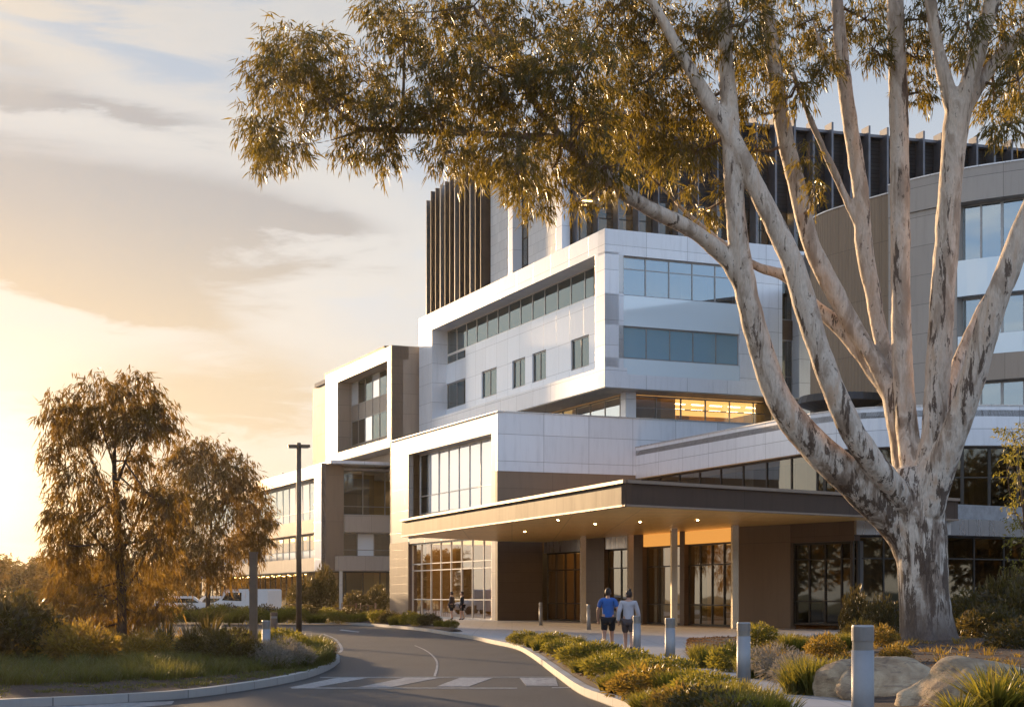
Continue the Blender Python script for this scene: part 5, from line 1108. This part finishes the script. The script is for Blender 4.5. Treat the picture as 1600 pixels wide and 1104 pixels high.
def person(x, y, z, rz, H, label, top, bottom, long_sleeve=False, bun=False, stride=.16, turn=0.0, wide=1.0, skirt=False, group=None):
    """walks towards +y (away from the viewer at rz = 0)"""
    s_ = H / 1.75; t = thing('person', label, 'person', (x, y, z), rz, group); w_ = wide
    B = {}; V = []; Ed = []
    def v(k, px, py, pz, r): B[k] = len(V); V.append((px * s_, py * s_, pz * s_, r * s_ if not hasattr(r, '__len__') else (r[0] * s_, r[1] * s_)))
    def e(*ks):
        for a, b2 in zip(ks, ks[1:]): Ed.append((B[a], B[b2]))
    st_ = stride
    v('pel', 0, 0, .95, (.15 * w_, .105)); v('waist', 0, .0, 1.08, (.135 * w_, .10)); v('chest', 0, .01, 1.30, (.155 * w_, .11)); v('sh', 0, 0, 1.44, (.09, .07)); v('neck', 0, .0, 1.50, .052); v('head0', 0, .015, 1.57, .062)
    e('pel', 'waist', 'chest', 'sh', 'neck', 'head0')
    for sg, n in ((-1, 'L'), (1, 'R')):
        f = sg * st_
        v('hip' + n, .095 * sg * w_, 0, .89, .10 * w_); v('kn' + n, .10 * sg, f * .55 + .03, .50, .062); v('an' + n, .10 * sg, f - (.05 if f < 0 else 0), .09 + (.05 if f < 0 else 0), .040); v('toe' + n, .105 * sg, f + .13, .035 + (.0 if f < 0 else 0), .034)
        e('pel', 'hip' + n, 'kn' + n, 'an' + n, 'toe' + n)
        v('shl' + n, .175 * sg * w_, 0, 1.42, .062); v('el' + n, .255 * sg * w_, -f * .5 - .01, 1.14, .043); v('wr' + n, .27 * sg * w_, -f * 1.0 + .08, .90, .028); v('pm' + n, .27 * sg * w_, -f * 1.05 + .10, .83, (.030, .018))
        e('sh', 'shl' + n, 'el' + n, 'wr' + n, 'pm' + n)
    body = skin_mesh('body', V, Ed)
    # head and fingers fused into the same mesh
    import bmesh
    bm = bmesh.new(); bmesh.ops.create_uvsphere(bm, u_segments=24, v_segments=18, radius=1)
    for q in bm.verts:
        c = q.co; c.x *= .077; c.y *= .098; c.z *= .118
        if c.z < -.03: c.x *= 1 - .28 * min(1, (-c.z - .03) / .08); c.y *= .92
    def lump(cx, cy, cz, rx, ry, rz_):
        r = bmesh.ops.create_uvsphere(bm, u_segments=10, v_segments=8, radius=1)
        for q in r['verts']: q.co = Vector((cx + q.co.x * rx, cy + q.co.y * ry, cz + q.co.z * rz_))
    lump(0, .10, -.012, .013, .02, .024); lump(-.08, -.005, -.01, .01, .02, .03); lump(.08, -.005, -.01, .01, .02, .03); lump(0, .088, -.055, .024, .012, .009); lump(-.03, .083, .012, .014, .012, .009); lump(.03, .083, .012, .014, .012, .009)
    hm = bpy.data.meshes.new('h'); bm.to_mesh(hm); bm.free()
    ct, sn = math.cos(turn), math.sin(turn); hc = Vector((0, .02, 1.645)) * s_
    for q in hm.vertices: q.co = Vector((q.co.x * ct - q.co.y * sn, q.co.x * sn + q.co.y * ct, q.co.z)) * s_ + hc
    fm = MB()
    for sg, n in ((-1, 'L'), (1, 'R')):
        pmv = Vector(V[B['pm' + n]][:3])
        for k in range(4):
            oy = (-.024 + .016 * k) * s_; ln = (.07, .08, .075, .06)[k] * s_
            fm.tube([pmv + Vector((0, oy, -.005)), pmv + Vector((-.004 * sg, oy * 1.1 + .004, -ln * .55)), pmv + Vector((-.018 * sg, oy * 1.1 + .006, -ln))], [.0095 * s_, .0088 * s_, .007 * s_], 6)
        fm.tube([pmv + Vector((-.01 * sg, .02, .03)), pmv + Vector((-.022 * sg, .045, 0)), pmv + Vector((-.022 * sg, .05, -.025))], [.011 * s_, .0095 * s_, .008 * s_], 6)
    link('body', merge([body, hm, fm.mesh('f')], 'body'), M['skin'], t)
    # hair
    bm = bmesh.new(); bmesh.ops.create_uvsphere(bm, u_segments=24, v_segments=16, radius=1)
    for q in bm.verts:
        c = q.co
        if c.y > .35 and c.z < .45: c.y = .35 + (c.y - .35) * .1
        q.co = Vector((c.x * .086, c.y * .106 - .010, c.z * .122 + .016)) * s_
        if q.co.z < -.075 * s_: q.co.z = -.075 * s_
    if bun:
        r = bmesh.ops.create_uvsphere(bm, u_segments=12, v_segments=10, radius=.045 * s_)
        for q in r['verts']: q.co += Vector((0, -.05, .135)) * s_
    hm2 = bpy.data.meshes.new('hair'); bm.to_mesh(hm2); bm.free()
    for q in hm2.vertices: q.co = Vector((q.co.x * ct - q.co.y * sn, q.co.x * sn + q.co.y * ct, q.co.z)) + hc
    hm2.polygons.foreach_set('use_smooth', [True] * len(hm2.polygons)); link('hair', hm2, M['hair'], t)
    # shirt
    def sub(keys, grow, links, over={}):
        idx = {}; vv = []
        for k in keys: idx[k] = len(vv); a = V[B[k]]; r = a[3]; r = (r[0] + grow, r[1] + grow) if hasattr(r, '__len__') else r + grow; vv.append((*a[:3], r))
        ee = []
        for ch in links:
            for a, b2 in zip(ch, ch[1:]): ee.append((idx[a], idx[b2]))
        return vv, ee, idx
    keys = ['waist', 'pel', 'chest', 'sh', 'shlL', 'shlR', 'elL', 'elR'] + (['wrL', 'wrR'] if long_sleeve else [])
    ch = [['pel', 'waist', 'chest', 'sh'], ['sh', 'shlL', 'elL'] + (['wrL'] if long_sleeve else []), ['sh', 'shlR', 'elR'] + (['wrR'] if long_sleeve else [])]
    vv, ee, ix = sub(keys, .022 * s_, ch)
    if not long_sleeve:
        for n in 'LR':
            a = Vector(vv[ix['shl' + n]][:3]); b2 = Vector(vv[ix['el' + n]][:3]); c = a.lerp(b2, .72); vv[ix['el' + n]] = (*c, .066 * s_)
    a = vv[ix['pel']]; vv[ix['pel']] = (a[0], a[1], a[2] - .02 * s_, (.175 * s_ * w_, .13 * s_))
    link('shirt', skin_mesh('shirt', vv, ee), top, t)
    vv, ee, ix = sub(['pel', 'hipL', 'hipR', 'knL', 'knR'], .026 * s_, [['pel', 'hipL', 'knL'], ['pel', 'hipR', 'knR']])
    for n in 'LR':
        a = Vector(vv[ix['hip' + n]][:3]); b2 = Vector(vv[ix['kn' + n]][:3]); c = a.lerp(b2, .86); vv[ix['kn' + n]] = (*c, (.095 if skirt else .088) * s_)
    link('shorts', skin_mesh('shorts', vv, ee), bottom, t)
    for sg, n in ((-1, 'L'), (1, 'R')):
        a = Vector(V[B['an' + n]][:3]); b2 = Vector(V[B['toe' + n]][:3])
        vv = [(a.x, a.y, a.z + .05 * s_, .046 * s_), (a.x, a.y, a.z - .01 * s_, .05 * s_), (b2.x, b2.y, b2.z + .01 * s_, .042 * s_)]
        link('shoe', skin_mesh('shoe', vv, [(0, 1), (1, 2)]), M['shoe'] if top != M['blue'] else M['black'], t)
    return t
x, y = XD(950, 41.4); person(x, y, .12, -.12, 1.66, 'person in a bright blue t-shirt and black shorts walking towards the entrance', M['blue'], M['black'], wide=1.12, stride=.15)
x, y = XD(982, 40.6); person(x, y, .12, -.2, 1.60, 'person with a hair bun in a pale grey long sleeved top and charcoal shorts walking', M['grey_top'], M['charcoal'], long_sleeve=True, bun=True, turn=.9, wide=1.05, stride=-.14, skirt=True)
for px, d, rz, tp, lb in ((706, 94.5, 1.2, M['charcoal'], 'person in charcoal clothes outside the lobby glass, left of two'), (722, 94, 1.9, M['black'], 'person in black clothes outside the lobby glass, right of two')):
    x, y = XD(px, d); person(x, y, .12, rz, 1.7, lb, tp, M['black'], long_sleeve=True, stride=.05)

# ================================================================== EVENING HAZE
hz = MB(); hz.prism([(-420, -120), (200, -120), (200, 420), (-420, 420)], -1.2, 44); hz = hz.mesh('haze'); ho = bpy.data.objects.new('haze', hz); COL.objects.link(ho); tag(ho, kind='stuff')
hm_ = bpy.data.materials.new('haze_air'); hm_.use_nodes = True; ht = NT(hm_.node_tree); ht.n.clear(); hout = ht.new('ShaderNodeOutputMaterial')
pv = ht.new('ShaderNodeVolumePrincipled'); pv.inputs['Color'].default_value = (1.0, 0.86, 0.66, 1); pv.inputs['Density'].default_value = 0.00008; pv.inputs['Anisotropy'].default_value = 0.72
ht.l.new(pv.outputs[0], hout.inputs['Volume']); hz.materials.append(hm_)
